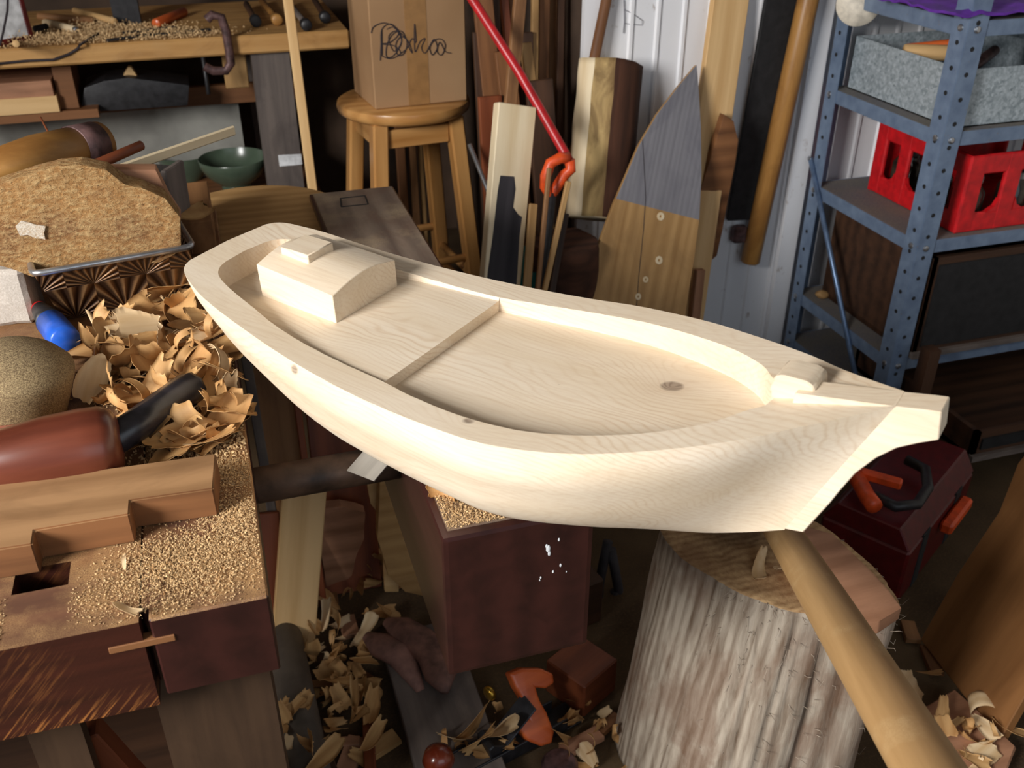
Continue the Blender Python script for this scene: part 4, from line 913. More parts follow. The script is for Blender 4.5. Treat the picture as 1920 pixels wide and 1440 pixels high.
rod('tool_grip', Vector((gx0+.10, gy0+.34, zt+.11)), Vector((gx0+.24, gy0+.24, zt+.14)), .014, 'orangewood', None, 18, label='orange-brown wooden handle in the galvanised tray', cat='tool')
rod('tool_grip', Vector((gx0+.08, gy0+.08, zt+.11)), Vector((gx0+.24, gy0+.18, zt+.13)), .013, 'iron', None, 14, label='dark iron bar across the galvanised tray', cat='tool')
b = lathe([(0, 0), (0, .05), (.004, .055), (.008, .055), (.008, 0)], 40); put_s('cream_disc', b, 'cream', frame(py(1607, 5, YSB-.05), py(1612, 8, YSB-.12)), label='cream round plate at the back of the galvanised tray', cat='plate')
# purple cloth on the top of the unit
P = py(1850, 3, YSF-.02)
b = bmesh.new(); bmesh.ops.create_grid(b, x_segments=30, y_segments=16, size=.5)
for v in b.verts: v.co = Vector((v.co.x*.5, v.co.y*.34, .014+.012*noise.noise(v.co*6)+.006*noise.noise(v.co*17)))
bmesh.ops.solidify(b, geom=list(b.faces), thickness=.006); put_s('purple_cloth', b, 'purple', TR(XS+.20, YSF+.16, LV[0]+.006), ang=80, label='purple cloth heaped on top of the steel shelf', cat='cloth')
# red bottle crate with slotted sides
zc_ = LV[2]+.001; cx0 = XS+.12; cy0, cy1 = YSF+.02, YSB-.10; cx1 = cx0+.42; ch_ = .20
cr = empty('bottle_crate', 'red plastic bottle crate with slot openings on the middle shelf', 'crate', ((cx0+cx1)/2, (cy0+cy1)/2, zc_))
def slotted(u0, u1, z0, z1, n, th, low):
    # a panel in (u, z) with n round-bottomed openings, built of posts and rails
    b = bmesh.new(); w_ = (u1-u0)/n; pw = w_*.36
    box(u1-u0, th, low, .004, ((u0+u1)/2, 0, z0+low/2), bm=b); box(u1-u0, th, .05, .004, ((u0+u1)/2, 0, z1-.025), bm=b)
    for i in range(n+1):
        x = min(max(u0+i*w_, u0+pw/2), u1-pw/2); box(pw, th*1.15, z1-z0, .004, (x, 0, (z0+z1)/2), bm=b)
        if i < n:                                                    # rounded lower corners
            for s in (-1, 1):
                xc = u0+(i+.5)*w_; e = w_/2-pw/2; p = [(xc+s*e, z0+low-.001), (xc+s*e, z0+low+e*.7), (xc+s*e*.8, z0+low+e*.28), (xc+s*e*.3, z0+low-.001)]
                q = prism([(a, c) for a, c in p], th, 0); bmesh.ops.transform(q, matrix=Matrix.Rotation(PI/2, 4, 'X'), verts=q.verts); join(b, q)
    return b
put('side_panel', slotted(cy0, cy1, 0, ch_, 3, .012, .05), 'red', TR(cx0+.006, 0, zc_) @ RZ(PI/2), cr)
put('front_panel', slotted(0, cx1-cx0, 0, ch_, 3, .012, .05), 'red', TR(cx0, cy0+.006, zc_), cr)
put('side_panel', slotted(cy0, cy1, 0, ch_, 3, .012, .05), 'red', TR(cx1-.006, 0, zc_) @ RZ(PI/2), cr)
put('back_panel', slab(cx0, cx1, cy1-.012, cy1, zc_, zc_+ch_), 'red', parent=cr)
put('base', slab(cx0+.004, cx1-.004, cy0+.004, cy1-.004, zc_, zc_+.012), 'red', parent=cr)
bn = 0
bw = ((cx1-cx0)/3, (cy1-cy0)/3)
proto = None
for i in range(3):
    for j in range(3):
        c = Vector((cx0+bw[0]*(i+.5), cy0+bw[1]*(j+.5), zc_+.013))
        if i > 0 and j > 0: continue
        lb_ = 'dark glass jar with metal lid seen through the slots of the red crate'
        if proto is None:
            proto = put_s('glass_jar', lathe([(0, 0), (0, .036), (.004, .040), (.075, .040), (.092, .028), (.11, .026), (.11, 0)], 24, 'Z'), 'glass', TR(c), label=lb_, cat='jar', group='jars in the red crate')
            lid = put_s('lid', lathe([(.1, .0285), (.116, .029), (.118, .027), (.118, 0)], 24, 'Z'), 'steel', TR(c), proto)
        else:
            o2 = dup(proto, TR(c)); dup(lid, lid.matrix_basis.copy(), parent=o2)
# brown panel, stone, dark drawer boxes on the lower levels
zp = LV[3]+.001
P0, P1 = py(1598, 430, YSB-.06), py(1580, 560, YSB-.06); 
gput('Z', 'brown_sheet', box(.34, .014, LV[2]-.045-zp, .001, (P1.x+.17, YSB-.10, (zp+LV[2]-.043)/2)), 'redbrown', label='red-brown panel standing at the back of the lower shelf', cat='sheet')
q = pxx(1538, 528, XS+.03); b = bmesh.new(); bmesh.ops.create_icosphere(b, subdivisions=3, radius=.018); rough(b, .006, 50); bmesh.ops.scale(b, vec=(1.2, .9, .7), verts=b.verts); put_s('stone', b, 'tan', TR(XS+.045, q.y, zp+.011), ang=80, label='small tan stone on the lower shelf near the back post', cat='stone')
def drawer_box(name, label, x0, x1, y0, y1, z0, z1, edge):
    g = empty(name, label, 'drawer box', ((x0+x1)/2, (y0+y1)/2, z0))
    b = bmesh.new(); t_ = .014
    for s in (slab(x0, x1, y0, y0+t_, z0, z1), slab(x0, x1, y1-t_, y1, z0, z1), slab(x0, x0+t_, y0, y1, z0, z1), slab(x1-t_, x1, y0, y1, z0, z1), slab(x0, x1, y0, y1, z0, z0+t_)): join(b, s)
    put('case', b, 'darkbrown', parent=g)
    put('front_panel', slab(x0+.02, x1, y0-.006, y0, z0+.03, z1-.02), 'blackdull', parent=g)
    put('edge_strip', slab(x0-.004, x1, y0-.012, y0+.004, z0, z0+.016), edge, parent=g, label='pale lower edge strip'); return g
f1, f2 = py(1770, 655, YSF-.02), py(1790, 505, YSF-.02)
drawer_box('drawer_box', 'dark wooden drawer box with pale lower edge behind the blue shelf post', XS+.06, XSR-.06, YSF+.0, YSB-.06, zp+.001, LV[2]-.05, 'greywood')
yq = pz(1760, 875, LV[4]).y
drawer_box('drawer_box', 'lower dark wooden drawer box by the bow of the boat', XS+.075, XSR+.1, yq, YSB-.25, LV[4]+.001, LV[3]-.075, 'greywood')
gput('Z', 'brown_post', slab(XS+.035, XS+.07, YSF-.09, YSF-.055, 0, py(1735, 650, YSF-.06).z), 'darkbrown', label='short dark brown post in front of the drawer boxes', cat='post')
# ------------------------------------------------------------------ chopping stump and axe handle in front
ZL = .50
outl = [(1240, 985), (1262, 1030), (1300, 1062), (1340, 1085), (1385, 1112), (1430, 1128), (1480, 1146), (1560, 1150), (1630, 1150), (1685, 1146), (1660, 1090), (1600, 1030), (1540, 985), (1440, 950), (1330, 940)]
top = [pz(x, y, ZL) for x, y in outl]; cL = sum(top, Vector())/len(top)
cs_ = empty('chopping_log', 'grey fibrous upright chopping log under the bow of the boat', 'log', (cL.x, cL.y, 0))
b = bmesh.new(); n_ = 120; rows = []
pol = sorted([(math.atan2(p.y-cL.y, p.x-cL.x), (p-cL).to_2d().length) for p in top])
pol = [(a-2*PI, r) for a, r in pol[-2:]]+pol+[(a+2*PI, r) for a, r in pol[:2]]
for j in range(56):
    t = j/55; z = ZL*(1-t); row = []
    for i in range(n_):
        a = -PI+2*PI*i/n_; r = smooth_interp(a, pol); r = r*(1-.6*t*(1 if r > .16 else 0)*0)+(.025*t*(1+.6*math.sin(a*2+1)))
        r += .0095*noise.noise(Vector((a*7, z*2.2, 1)))*min(1, t*8)+.0055*noise.noise(Vector((a*24, z*3.4, 4)))*min(1, t*10)+.0028*noise.noise(Vector((a*60, z*8, 9)))
        cx_ = cL.x-.035*t; row.append(b.verts.new((cx_+r*math.cos(a)-cL.x, cL.y+r*math.sin(a)-cL.y, z)))
    rows.append(row)
for R0, R1 in zip(rows, rows[1:]):
    for i in range(n_): b.faces.new((R0[i], R0[(i+1) % n_], R1[(i+1) % n_], R1[i]))
prev = rows[0]; NR = 12                                                # domed, uneven sawn top
for k in range(1, NR):
    f = 1-k/NR; cur = [b.verts.new((v.co.x*f, v.co.y*f, ZL+.004*noise.noise(Vector((v.co.x*f*30, v.co.y*f*30, 2))))) for v in rows[0]]
    for i in range(n_): fc = b.faces.new((prev[i], prev[(i+1) % n_], cur[(i+1) % n_], cur[i])); fc.material_index = 1
    prev = cur
fc = b.faces.new(prev); fc.material_index = 1
b.faces.new(rows[-1][::-1])
for f in b.faces: f.smooth = True
# the fibre grain of the side runs along Z: rotate the material by storing the mesh with its axis on X
mz = Matrix.Rotation(PI/2, 4, 'Y'); bmesh.ops.transform(b, matrix=mz, verts=b.verts)
put('log_body', b, ['stump', 'endgrain'], TR(cL.x, cL.y, 0) @ mz.inverted(), cs_)
# frayed fibres along the arris and side
rf = random.Random(11); b = bmesh.new()
for i in range(240):
    a = rf.uniform(-PI, .35); t = rf.random()**1.6; j = int(t*50); i0 = int((a+PI)/(2*PI)*n_) % n_
    base = mz.inverted() @ Vector((0, 0, 0)); r = smooth_interp(a, pol)+.022*t
    p = Vector((cL.x-.035*t+r*math.cos(a), cL.y+r*math.sin(a), ZL*(1-t)))
    o = Vector((math.cos(a), math.sin(a), 0)); ln = rf.uniform(.005, .022); tube([p-o*.003, p+o*ln*.5+Vector((0, 0, rf.uniform(-.5, .6)*ln)), p+o*ln*.7+Vector((rf.uniform(-.4, .4)*ln, 0, rf.uniform(-1.2, 1.)*ln))], lambda s: .0006*(1-.6*s), 4, bm=b)
put('frayed_fibres', b, 'stump', parent=cs_, kind='stuff')
# split wedge lying on the log
wd = [(1500, 985), (1560, 1000), (1640, 1075), (1692, 1140), (1650, 1165), (1600, 1170), (1560, 1158), (1525, 1100)]
P = [pz(x, y, ZL+.028) for x, y in wd]; c0 = sum(P, Vector())/len(P); b = prism([(p.x-c0.x, p.y-c0.y) for p in P], .024, .004, 2); rough(b, .002, 40, 1)
for v in b.verts: v.co.z *= .6+.4*max(0, min(1, (v.co.x+.1)/.1))
put_s('split_wedge', b, 'pinkwood', TR(c0.x, c0.y, ZL+.0165), ang=40, label='pinkish split wedge of wood lying on the chopping log', cat='wedge')
# long handle across the log towards the viewer
def at_d(x, y, d): r = ray(x, y).normalized(); return CAMP+r*d
hA, hB = at_d(1455, 975, 1.36), at_d(1775, 1500, .86)
hA = pz(1446, 962, ZL+.052); hB = at_d(1775, 1500, .84); print('AXE', hA, hB, (hA-CAMP).length)
Lh = (hB-hA).length
b = lathe([(-Lh/2, .0), (-Lh/2, .026), (-Lh*.25, .0268), (0, .0275), (Lh*.25, .0275), (Lh/2, .0275), (Lh/2, 0)], 32); bmesh.ops.scale(b, vec=(1, 1, .8), verts=b.verts)
ha = empty('axe', 'long pale ash axe handle slanting across the chopping log', 'axe', (hA+hB)/2)
put_s('handle', b, 'handle', frame(hA, hB, (-.3, -.2, 1)), ha, ang=60)
d = (hA-hB).normalized(); hc_ = hA+d*.03; put('axe_head', prism([(-.03, -.03), (.03, -.03), (.035, .03), (.05, .10), (-.05, .105), (-.035, .03)], .042, .003), 'iron', frame(hA-d*.02, hA+d*.05, (0, 0, 1)), ha)
# ------------------------------------------------------------------ toolbox, orange tool and leaning board at the right
zf = 0
P0, P1, P2, P3 = pz(1560, 1060, .08), pz(1800, 1010, .08), pz(1630, 1110, 0), pz(1800, 1040, 0)
tbx = empty('toolbox', 'dark red metal toolbox with orange handle in the shade under the bow', 'toolbox', (1.42, 1.55, 0))
TX = TR(1.40, 1.44, 0) @ RZ(.55)
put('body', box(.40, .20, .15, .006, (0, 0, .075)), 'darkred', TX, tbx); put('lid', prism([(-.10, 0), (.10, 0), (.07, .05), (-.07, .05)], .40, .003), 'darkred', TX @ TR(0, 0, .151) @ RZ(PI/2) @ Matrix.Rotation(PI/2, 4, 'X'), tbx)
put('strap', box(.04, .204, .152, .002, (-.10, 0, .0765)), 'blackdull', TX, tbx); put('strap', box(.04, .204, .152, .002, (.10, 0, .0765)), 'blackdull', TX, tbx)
put('carry_handle', box(.14, .028, .03, .006, (.06, -.116, .11)), 'orange', TX, tbx, label='orange grip on the toolbox front')
og = empty('orange_hacksaw', 'orange handled tool with black curved frame lying on the toolbox', 'tool', TX @ Vector((-.06, 0, .2)))
def ob(x, y, d=.0): return pz(x, y, .235+d)
put_s('frame', tube([ob(1640, 930), ob(1680, 950), ob(1720, 945), ob(1740, 915), ob(1735, 880), ob(1700, 862)], .012, 12), 'black', parent=og)
put_s('grip', tube([ob(1595, 880), ob(1612, 905), ob(1625, 930), ob(1640, 950)], .018, 10), 'orange', parent=og)
put('guard', box(.09, .022, .022, .004, (0, 0, 0)), 'orange', frame(ob(1625, 890, .005), ob(1678, 905, .005), (0, 0, 1)), og)
lbx = [(1732, 1200), (1880, 1392), (1990, 1200), (1990, 780), (1915, 870), (1880, 960), (1800, 1080)]
P0_ = pz(1732, 1200, .02); P1_ = pz(1885, 1395, .02); ed = (P1_-P0_).normalized(); nv = Vector((-ed.y, ed.x, 0));
if nv.dot(CAMP-P0_) < 0: nv = -nv
nv = (nv+Vector((0, 0, .35))).normalized(); zv = (Vector((0, 0, 1))-nv*nv.z).normalized(); xv = ed
LF = Matrix(((zv.x, -xv.x, nv.x, P0_.x), (zv.y, -xv.y, nv.y, P0_.y), (zv.z, -xv.z, nv.z, P0_.z), (0, 0, 0, 1)))
L2 = []
for p in lbx: q = LF.inverted() @ onplane(*p, P0_, nv); L2.append((q.x, q.y))
put('leaning_board', prism(L2, .02, .002), 'honeyboard', LF, label='large amber-brown board leaning at the lower right corner', cat='board')
P = [pz(x, y, .03) for x, y in ((1725, 1330), (1790, 1290), (1850, 1345), (1905, 1400), (1880, 1470), (1700, 1470))]; c0 = sum(P, Vector())/6
b = prism([(p.x-c0.x, p.y-c0.y) for p in P], .03, .003); rough(b, .003, 30, 1); put_s('split_offcut', b, 'pinkwood', TR(c0.x, c0.y, .0155), ang=40, label='weathered split offcut on the floor in the lower right corner', cat='offcut')
# ------------------------------------------------------------------ boards and clutter between the bench and the jaw
def fl(x, y, z=0.): return pz(x, y, z)
def stand(name, a, ya, c, yc, w_, t_, mat, label, cat='board', up=None, grp=None, bumpy=0):
    A, B = py(a[0], a[1], ya), py(c[0], c[1], yc); B = to_floor(A, B) if B.z > .0 else B
    if up: A = up_to(B, A, up)
    return beam(name, B, A, w_, t_, mat, label=label, cat=cat, group=grp, bumpy=bumpy)
stand('yellow_board', (572, 900), 1.63, (548, 1225), 1.50, .088, .018, 'pine', 'yellow pine board standing between the bench and the jaw')
stand('grey_lath', (478, 770), 1.72, (500, 900), 1.68, .02, .012, 'greywood', 'grey lath right beside the bench edge under the boat', up=.66)
stand('brown_board', (520, 750), 1.76, (535, 880), 1.72, .085, .018, 'midbrown', 'brown board standing under the stern of the boat', up=.66)
stand('red_lath', (556, 750), 1.735, (572, 870), 1.70, .014, .014, 'redbrown', 'thin red-brown lath in front of boards under the boat', up=.66)
stand('dark_red_board', (630, 760), 1.79, (640, 870), 1.75, .13, .018, 'redbrown', 'wide dark red-brown board standing under the boat', up=.66)
stand('brown_batten', (500, 960), 1.64, (505, 1100), 1.58, .05, .016, 'redbrown', 'red-brown batten between bench and yellow board')
poly_thing('broken_slab', [(606, 955), (640, 950), (686, 962), (682, 1010), (668, 1040), (660, 1080), (640, 1102), (612, 1100), (602, 1040)], 1.66, .03, 'pinkwood', 'pinkish broken slab standing right of the yellow board', 'slab', bumpy=.003)
poly_thing('curved_offcut', [(712, 905), (760, 885), (800, 960), (812, 1080), (800, 1120), (760, 1110), (728, 1080), (708, 1010)], 1.50, .03, 'tan', 'tan offcut with rounded lower end beside the jaw', 'offcut', bumpy=.002)
poly_thing('bent_batten', [(688, 905), (735, 890), (745, 960), (748, 1110), (722, 1110), (716, 975), (695, 945)], 1.535, .012, 'pine', 'pale batten end behind the tan offcut beside the jaw', 'batten', bumpy=.002)
A, B = fl(528, 1168, .045), fl(596, 1520, .045); rod('grey_pipe', A, B, .036, 'greypipe', None, 24, label='grey-brown round pipe on the floor beside the bench corner', cat='pipe')
A, B = fl(780, 1185, .02), fl(900, 1560, .02); beam('sage_board', A, B, .155, .03, 'greywood', n=(0, 0, 1), label='dusty greenish-grey board on the floor beneath the jaw', cat='board')
A, B = fl(690, 1330, .015), fl(698, 1560, .015); beam('red_strip', A, B, .022, .02, 'redbrown', n=(0, 0, 1), label='red-brown strip of wood lying on the floor between pipe and plane', cat='strip')
A, B = fl(560, 1300, .01), fl(640, 1560, .01); beam('dark_plank', A, B, .05, .02, 'darkbrown', n=(0, 0, 1), label='dark narrow plank on the floor beside the grey pipe', cat='plank')
# folded leather piece
b = bmesh.new(); pth = [fl(x, y, .075) for x, y in ((722, 1150), (750, 1165), (785, 1185), (812, 1215), (826, 1255), (832, 1285))]
tube(pth, lambda s: .034*(1-.25*abs(2*s-1)**3)*(.35+.65*min(1, s*6, (1-s)*6)), 16, bm=b); tube([p+Vector((-.045, -.02, -.015)) for p in pth[:3]]+[fl(760, 1235, .045), fl(790, 1290, .045)], lambda s: .030*(.4+.6*min(1, s*6, (1-s)*6)), 14, bm=b); rough(b, .010, 22, 0)
for v in b.verts: v.co.z = .032+(v.co.z-.04)*.62 if v.co.z > 0 else .034
put_s('leather_roll', b, 'leather', ang=80, label='pinkish folded leather roll lying below the jaw corner', cat='leather')
# hand plane
P0, P1 = fl(812, 1462, .03), fl(1060, 1330, .03); ux = (P1-P0).normalized()
pl_ = empty('hand_plane', 'iron hand plane with orange tote and round dark knob lying under the jaw', 'hand plane', (P0+P1)/2)
PF_ = frame(P0-ux*.03, P1+ux*.02, (0, 0, 1)); Lp_ = (P1-P0).length+.05
b = box(Lp_, .056, .005, .001, (0, 0, -.02)); box(Lp_*.8, .004, .03, .001, (0, .026, -.006), bm=b); box(Lp_*.8, .004, .03, .001, (0, -.026, -.006), bm=b); put('sole', b, 'black', PF_, pl_)
put('frog', prism([(-.03, -.02), (.03, -.02), (.03, .0), (-.025, .035), (-.035, .03)], .045, .002), 'black', PF_ @ TR(.0, 0, 0) @ Matrix.Rotation(PI/2, 4, 'X'), pl_)
b = box(.13, .045, .004, .001); put('blade', b, 'darkiron', PF_ @ TR(.018, 0, .03) @ Matrix.Rotation(-.75, 4, 'Y'), pl_)
wq = PF_.inverted() @ fl(918, 1296, .10)
put_s('brass_wheel', lathe([(-.006, .006), (-.005, .014), (.005, .014), (.006, .006), (.006, 0), (-.006, 0)][1:5] if False else [(-.006, 0), (-.006, .012), (-.003, .0145), (.003, .0145), (.006, .012), (.006, 0)], 24), 'brass', TR(fl(918, 1300, .075)) @ RZ(.4), pl_)
def tp(x, y): q = fl(x, y, .06); return q
tot = [(950, 1262), (975, 1252), (1010, 1252), (1032, 1262), (1034, 1280), (1018, 1290), (1000, 1288), (1006, 1310), (1020, 1335), (1034, 1370), (1030, 1392), (1010, 1398), (985, 1388), (963, 1362), (962, 1345), (985, 1345), (978, 1315), (962, 1290)]
cq = fl(995, 1325, .075); d_ = (CAMP-cq).normalized(); hx = Vector((1, 0, 0)); hx = (hx-d_*hx.dot(d_)).normalized(); hy = d_.cross(hx)
# the tote stands along the plane: an upright slab facing the side of the plane
side = Vector((ux.y, -ux.x, 0)); tzv = (Vector((0, 0, 1))*.75+side*.0+d_*.0).normalized(); nrm_ = (side*.8+Vector((0, 0, .6))).normalized()
L2 = []; xv = (ux-nrm_*ux.dot(nrm_)).normalized(); yv = nrm_.cross(xv); TF = Matrix(((xv.x, yv.x, nrm_.x, cq.x), (xv.y, yv.y, nrm_.y, cq.y), (xv.z, yv.z, nrm_.z, cq.z), (0, 0, 0, 1)))
for p in tot: q = TF.inverted() @ onplane(*p, cq, nrm_); L2.append((q.x, q.y))
put_s('tote', prism(L2, .026, .007, 3), 'orangewood', TF, pl_, ang=60)
q = fl(822, 1424, .085); put_s('front_knob', lathe([(-.06, 0), (-.06, .014), (-.035, .013), (-.02, .022), (0, .0285), (.016, .024), (.026, .012), (.028, 0)], 32, 'Z'), 'knob', TR(q), pl_)
q = fl(1050, 1415, .04); put_s('metal_disc', lathe([(0, 0), (0, .034), (.012, .034), (.02, .028), (.022, 0)], 28, 'Z'), 'iron', TR(q.x, q.y, .002), label='round grey metal disc on the floor beside the plane', cat='disc')
# iron tongs and brown box beside the chopping log
tg = empty('iron_tongs', 'dull iron tongs standing in the gap left of the chopping log', 'tongs', fl(1130, 1250))
A, B, C_ = py(1140, 1015, 1.50), py(1122, 1150, 1.47), py(1120, 1290, 1.45); Dq = py(1160, 1160, 1.47); Eq = py(1178, 1290, 1.45)
put_s('arm', tube([A, A.lerp(B, .6)+Vector((-.008, 0, 0)), B, to_floor(B, C_, .004)], .011, 10), 'char', parent=tg); put_s('arm', tube([A+Vector((.006, -.006, -.02)), A.lerp(Dq, .6)+Vector((.008, -.004, 0)), Dq, to_floor(Dq, Eq, .004)], .011, 10), 'char', parent=tg)
beam('tan_board', py(1090, 1000, 1.72), py(1225, 1090, 1.62), .15, .016, 'palewood', n=(-.1, -1, .35), label='tan pine board behind the tongs, its pale colour standing in for sunlight', cat='board')  # paler wood chosen so the colour stands in for sunlight
q = fl(1105, 1330); put('brown_box', box(.10, .10, .085, .003), 'redbrown', TR(q.x+.0, q.y+.05, .0435) @ RZ(.5), label='small red-brown wooden block left of the chopping log foot', cat='block')
q = fl(1060, 1215); put('dark_crate', box(.18, .14, .12, .004), 'darkbrown', TR(q.x, q.y+.10, .061) @ RZ(.2), label='dark wooden block in the shade behind the plane', cat='block')
# small offcuts and chips on the dark floor
rc = random.Random(21)
spots = [(620, 1130), (655, 1180), (600, 1290), (640, 1400), (730, 1090), (690, 1280), (870, 1385), (900, 1420), (1130, 1370), (1090, 1400), (720, 1400), (660, 1420), (1705, 1190), (1745, 1245)]
for i, (x, y) in enumerate(spots):
    q = fl(x, y); L_, w_ = rc.uniform(.05, .10), rc.uniform(.02, .04); b = box(L_, w_, .012, .001); rough(b, .002, 60, 1)
    put_s('offcut', b, rc.choice(['tan', 'pinkwood', 'midbrown', 'brown']), TR(q.x, q.y, .007+.0012*(i % 5)) @ RZ(rc.uniform(0, PI)), ang=40, label='small rough offcut among the shavings on the dark floor', cat='offcut', group='offcuts on the floor')
# ------------------------------------------------------------------ plane shavings
rs = random.Random(5)
def shaving_bm(Ln, w_, k0, k1, cup, twist, seed, ragged=.6, th=.0006):
    r = random.Random(seed); b = bmesh.new(); ns, nw = 22, 5; x = z = 0.; a = 0.; G = []; ds = Ln/ns
    for i in range(ns+1):
        t = i/ns; row = []
        ww = w_*(1-.2*abs(2*t-1)**4)*(1+.15*math.sin(t*5+seed)); sk = .35*w_*math.sin(seed*1.7)*(t-.5)
        for j in range(nw+1):
            s = j/nw-.5; e = 0
            if i in (0, ns): e = (r.uniform(-1, 1)*1.6+s*2.5*math.cos(seed))*ragged*ds*2.2
            if i in (1, ns-1): e = s*1.6*math.cos(seed)*ragged*ds
            yy = s*ww+sk+(r.uniform(-1, 1)*.02*w_ if j in (0, nw) else 0); zz = cup*(s*s)*w_; tw = twist*(t-.5)
            n_ = Vector((-math.sin(a), 0, math.cos(a))); p = Vector((x+math.cos(a)*e, 0, z+math.sin(a)*e))+Vector((0, yy*math.cos(tw), 0))+n_*(zz+yy*math.sin(tw))
            row.append(b.verts.new(p))
        G.append(row); a += (k0+(k1-k0)*t)*ds; x += math.cos(a)*ds; z += math.sin(a)*ds
    for i in range(ns):
        for j in range(nw): b.faces.new((G[i][j], G[i][j+1], G[i+1][j+1], G[i+1][j]))
    c = Vector((sum(v.co.x for v in b.verts), sum(v.co.y for v in b.verts), sum(v.co.z for v in b.verts)))/len(b.verts)
    bmesh.ops.translate(b, vec=-c, verts=b.verts); b.normal_update()
    V0 = list(b.verts); F0 = list(b.faces); E0 = [e for e in b.edges if len(e.link_faces) == 1]
    V1 = {v: b.verts.new(v.co-v.normal*th) for v in V0}
    for e in E0: b.faces.new((e.verts[0], e.verts[1], V1[e.verts[1]], V1[e.verts[0]]))
    for f in F0: b.faces.new([V1[v] for v in f.verts][::-1])
    return b
KIND = []                                        # (mesh, vertices) of each kind of shaving
specs = [(.060, .036, 3, 12, .12, .4), (.075, .040, 2, 6, -.12, .9), (.05, .028, 30, 60, .06, .2), (.055, .044, -4, 6, .15, .3), (.065, .020, 14, 36, .1, 1.2), (.042, .030, 8, 12, -.1, .4), (.085, .032, -6, 16, .12, .7), (.036, .026, 3, 8, .2, .6), (.06, .050, 8, 3, -.1, .3), (.07, .012, 35, 60, .1, 1.2)]
for i, sp in enumerate(specs):
    for mt in ('shaving', 'shavingpale'):
        bmx = shaving_bm(*sp, seed=i*7+len(mt)); me = bpy.data.meshes.new('wood_shaving'); bmx.to_mesh(me); bmx.free(); me.materials.append(M[mt])
        for p in me.polygons: p.use_smooth = True
        KIND.append((me, [v.co.copy() for v in me.vertices]))
def drop(kind, x, y, z, sc, rot, label, group, name='wood_shaving'):
    me, vs = KIND[kind % len(KIND)]; o = bpy.data.objects.new(name, me); COL.objects.link(o)
    R = Euler(rot).to_matrix(); lo = min((R @ v).z for v in vs)*sc
    o.matrix_basis = TR(x, y, z-lo+.0003) @ Euler(rot).to_matrix().to_4x4() @ Matrix.Scale(sc, 4); WM[o.name] = o.matrix_basis.copy()
    return props(o, label, 'shaving', group)
# heap on the bench: between the tin, the boat, the mallet handle and the notched timber
AVOID = []
for A_, B_, r_ in ((pz(228, 826, .913), pz(372, 718, .90), .034), (pz(-55, 876, .913), pz(228, 826, .913), .05)):
    for i in range(7): AVOID.append((A_.lerp(B_, i/6).to_2d(), r_))
def scatter(px_poly, z, n, sc, label, group, seed, layers=.012, tilt=.5):
    r = random.Random(seed); xs = [p[0] for p in px_poly]; ys = [p[1] for p in px_poly]; k = 0
    while k < n:
        x, y = r.uniform(min(xs), max(xs)), r.uniform(min(ys), max(ys)); ins = False
        for i in range(len(px_poly)):
            a, c = px_poly[i], px_poly[i-1]
            if (a[1] > y) != (c[1] > y) and x < (c[0]-a[0])*(y-a[1])/(c[1]-a[1])+a[0]: ins = not ins
        if not ins: continue
        q = pz(x, y, z)
        if any((q.to_2d()-c_).length < r_ for c_, r_ in AVOID): continue
        kd = r.randrange(len(KIND)); kd = kd if r.random() < .35 else (kd//2)*2
        drop(kd, q.x, q.y, z+r.random()**2*layers, sc*r.uniform(.7, 1.2), (r.gauss(0, tilt), r.gauss(0, tilt), r.uniform(0, 2*PI)), label, group); k += 1
heap = [(150, 665), (190, 635), (290, 600), (340, 565), (400, 640), (438, 690), (436, 800), (405, 835), (250, 870), (235, 800), (190, 745), (165, 700)]
scatter(heap, TB, 75, 1.05, 'curled tan wood shaving in the heap on the bench', 'shavings heaped on the bench', 31, .009, .32)
scatter([(165, 665), (330, 590), (425, 660), (425, 720), (180, 720)], TB+.006, 32, 1., 'curled tan wood shaving in the heap on the bench', 'shavings heaped on the bench', 32, .012, .45)
scatter([(0, 870), (60, 800), (120, 800), (60, 870)], TB, 6, .7, 'curled tan wood shaving in the heap on the bench', 'shavings heaped on the bench', 33, .01)
scatter([(240, 865), (255, 805), (330, 790), (395, 750), (445, 770), (440, 830), (410, 848)], TB, 24, 1., 'curled tan wood shaving in the heap on the bench', 'shavings heaped on the bench', 39, .006, .3)
def sp(kind, x, y, z, sc, rot, label): q = pz(x, y, TB+z); return drop(kind, q.x, q.y, TB+z, sc, rot, label, None)
bq = shaving_bm(.12, .026, -2, -120, .05, .1, 3); me_ = None
q = pz(215, 640, TB+.02)
cu = put_s('curled_shaving', bq, 'shavingpale', TR(q.x, q.y, q.z+.012) @ RZ(2.0) @ Matrix.Rotation(2.2, 4, 'Y'), ang=80, label='tall pale ribbon shaving curled over at its top, in front of the tin', cat='shaving')
sp(7, 268, 640, .02, 1.05, (.8, .2, .4), 'bright white torn shaving beside the tall curled ribbon')
sp(2, 340, 585, .02, 1.3, (-.5, .5, 2.2), 'largest tan shaving, standing between the tin and the boat')
sp(2, 410, 665, .014, 1.0, (.15, .0, .5), 'long flat shaving overhanging the bench edge beside the hull')
sp(6, 432, 772, .008, .8, (.3, .3, .8), 'broad striped shaving at the bench edge right of the mallet handle')
sp(14, 398, 786, .004, .75, (.2, .3, .3), 'wide ridged shaving under the end of the mallet handle')
sp(16, 270, 815, .012, 1.1, (.1, -.2, .2), 'wide tan shaving below the mallet handle by the notched timber')
sp(6, 320, 835, .012, .9, (.1, .1, .3), 'long tan shaving leaning on the back of the notched timber')
sp(3, 180, 735, .012, .8, (.5, -.5, 1.2), 'pale broad shaving left of the mallet handle')
q = pz(348, 385, TB+.1); drop(8, q.x, q.y, TB+.075, 1.2, (.8, .6, .7), 'yellowish shaving sticking up at the right back of the tin', None)
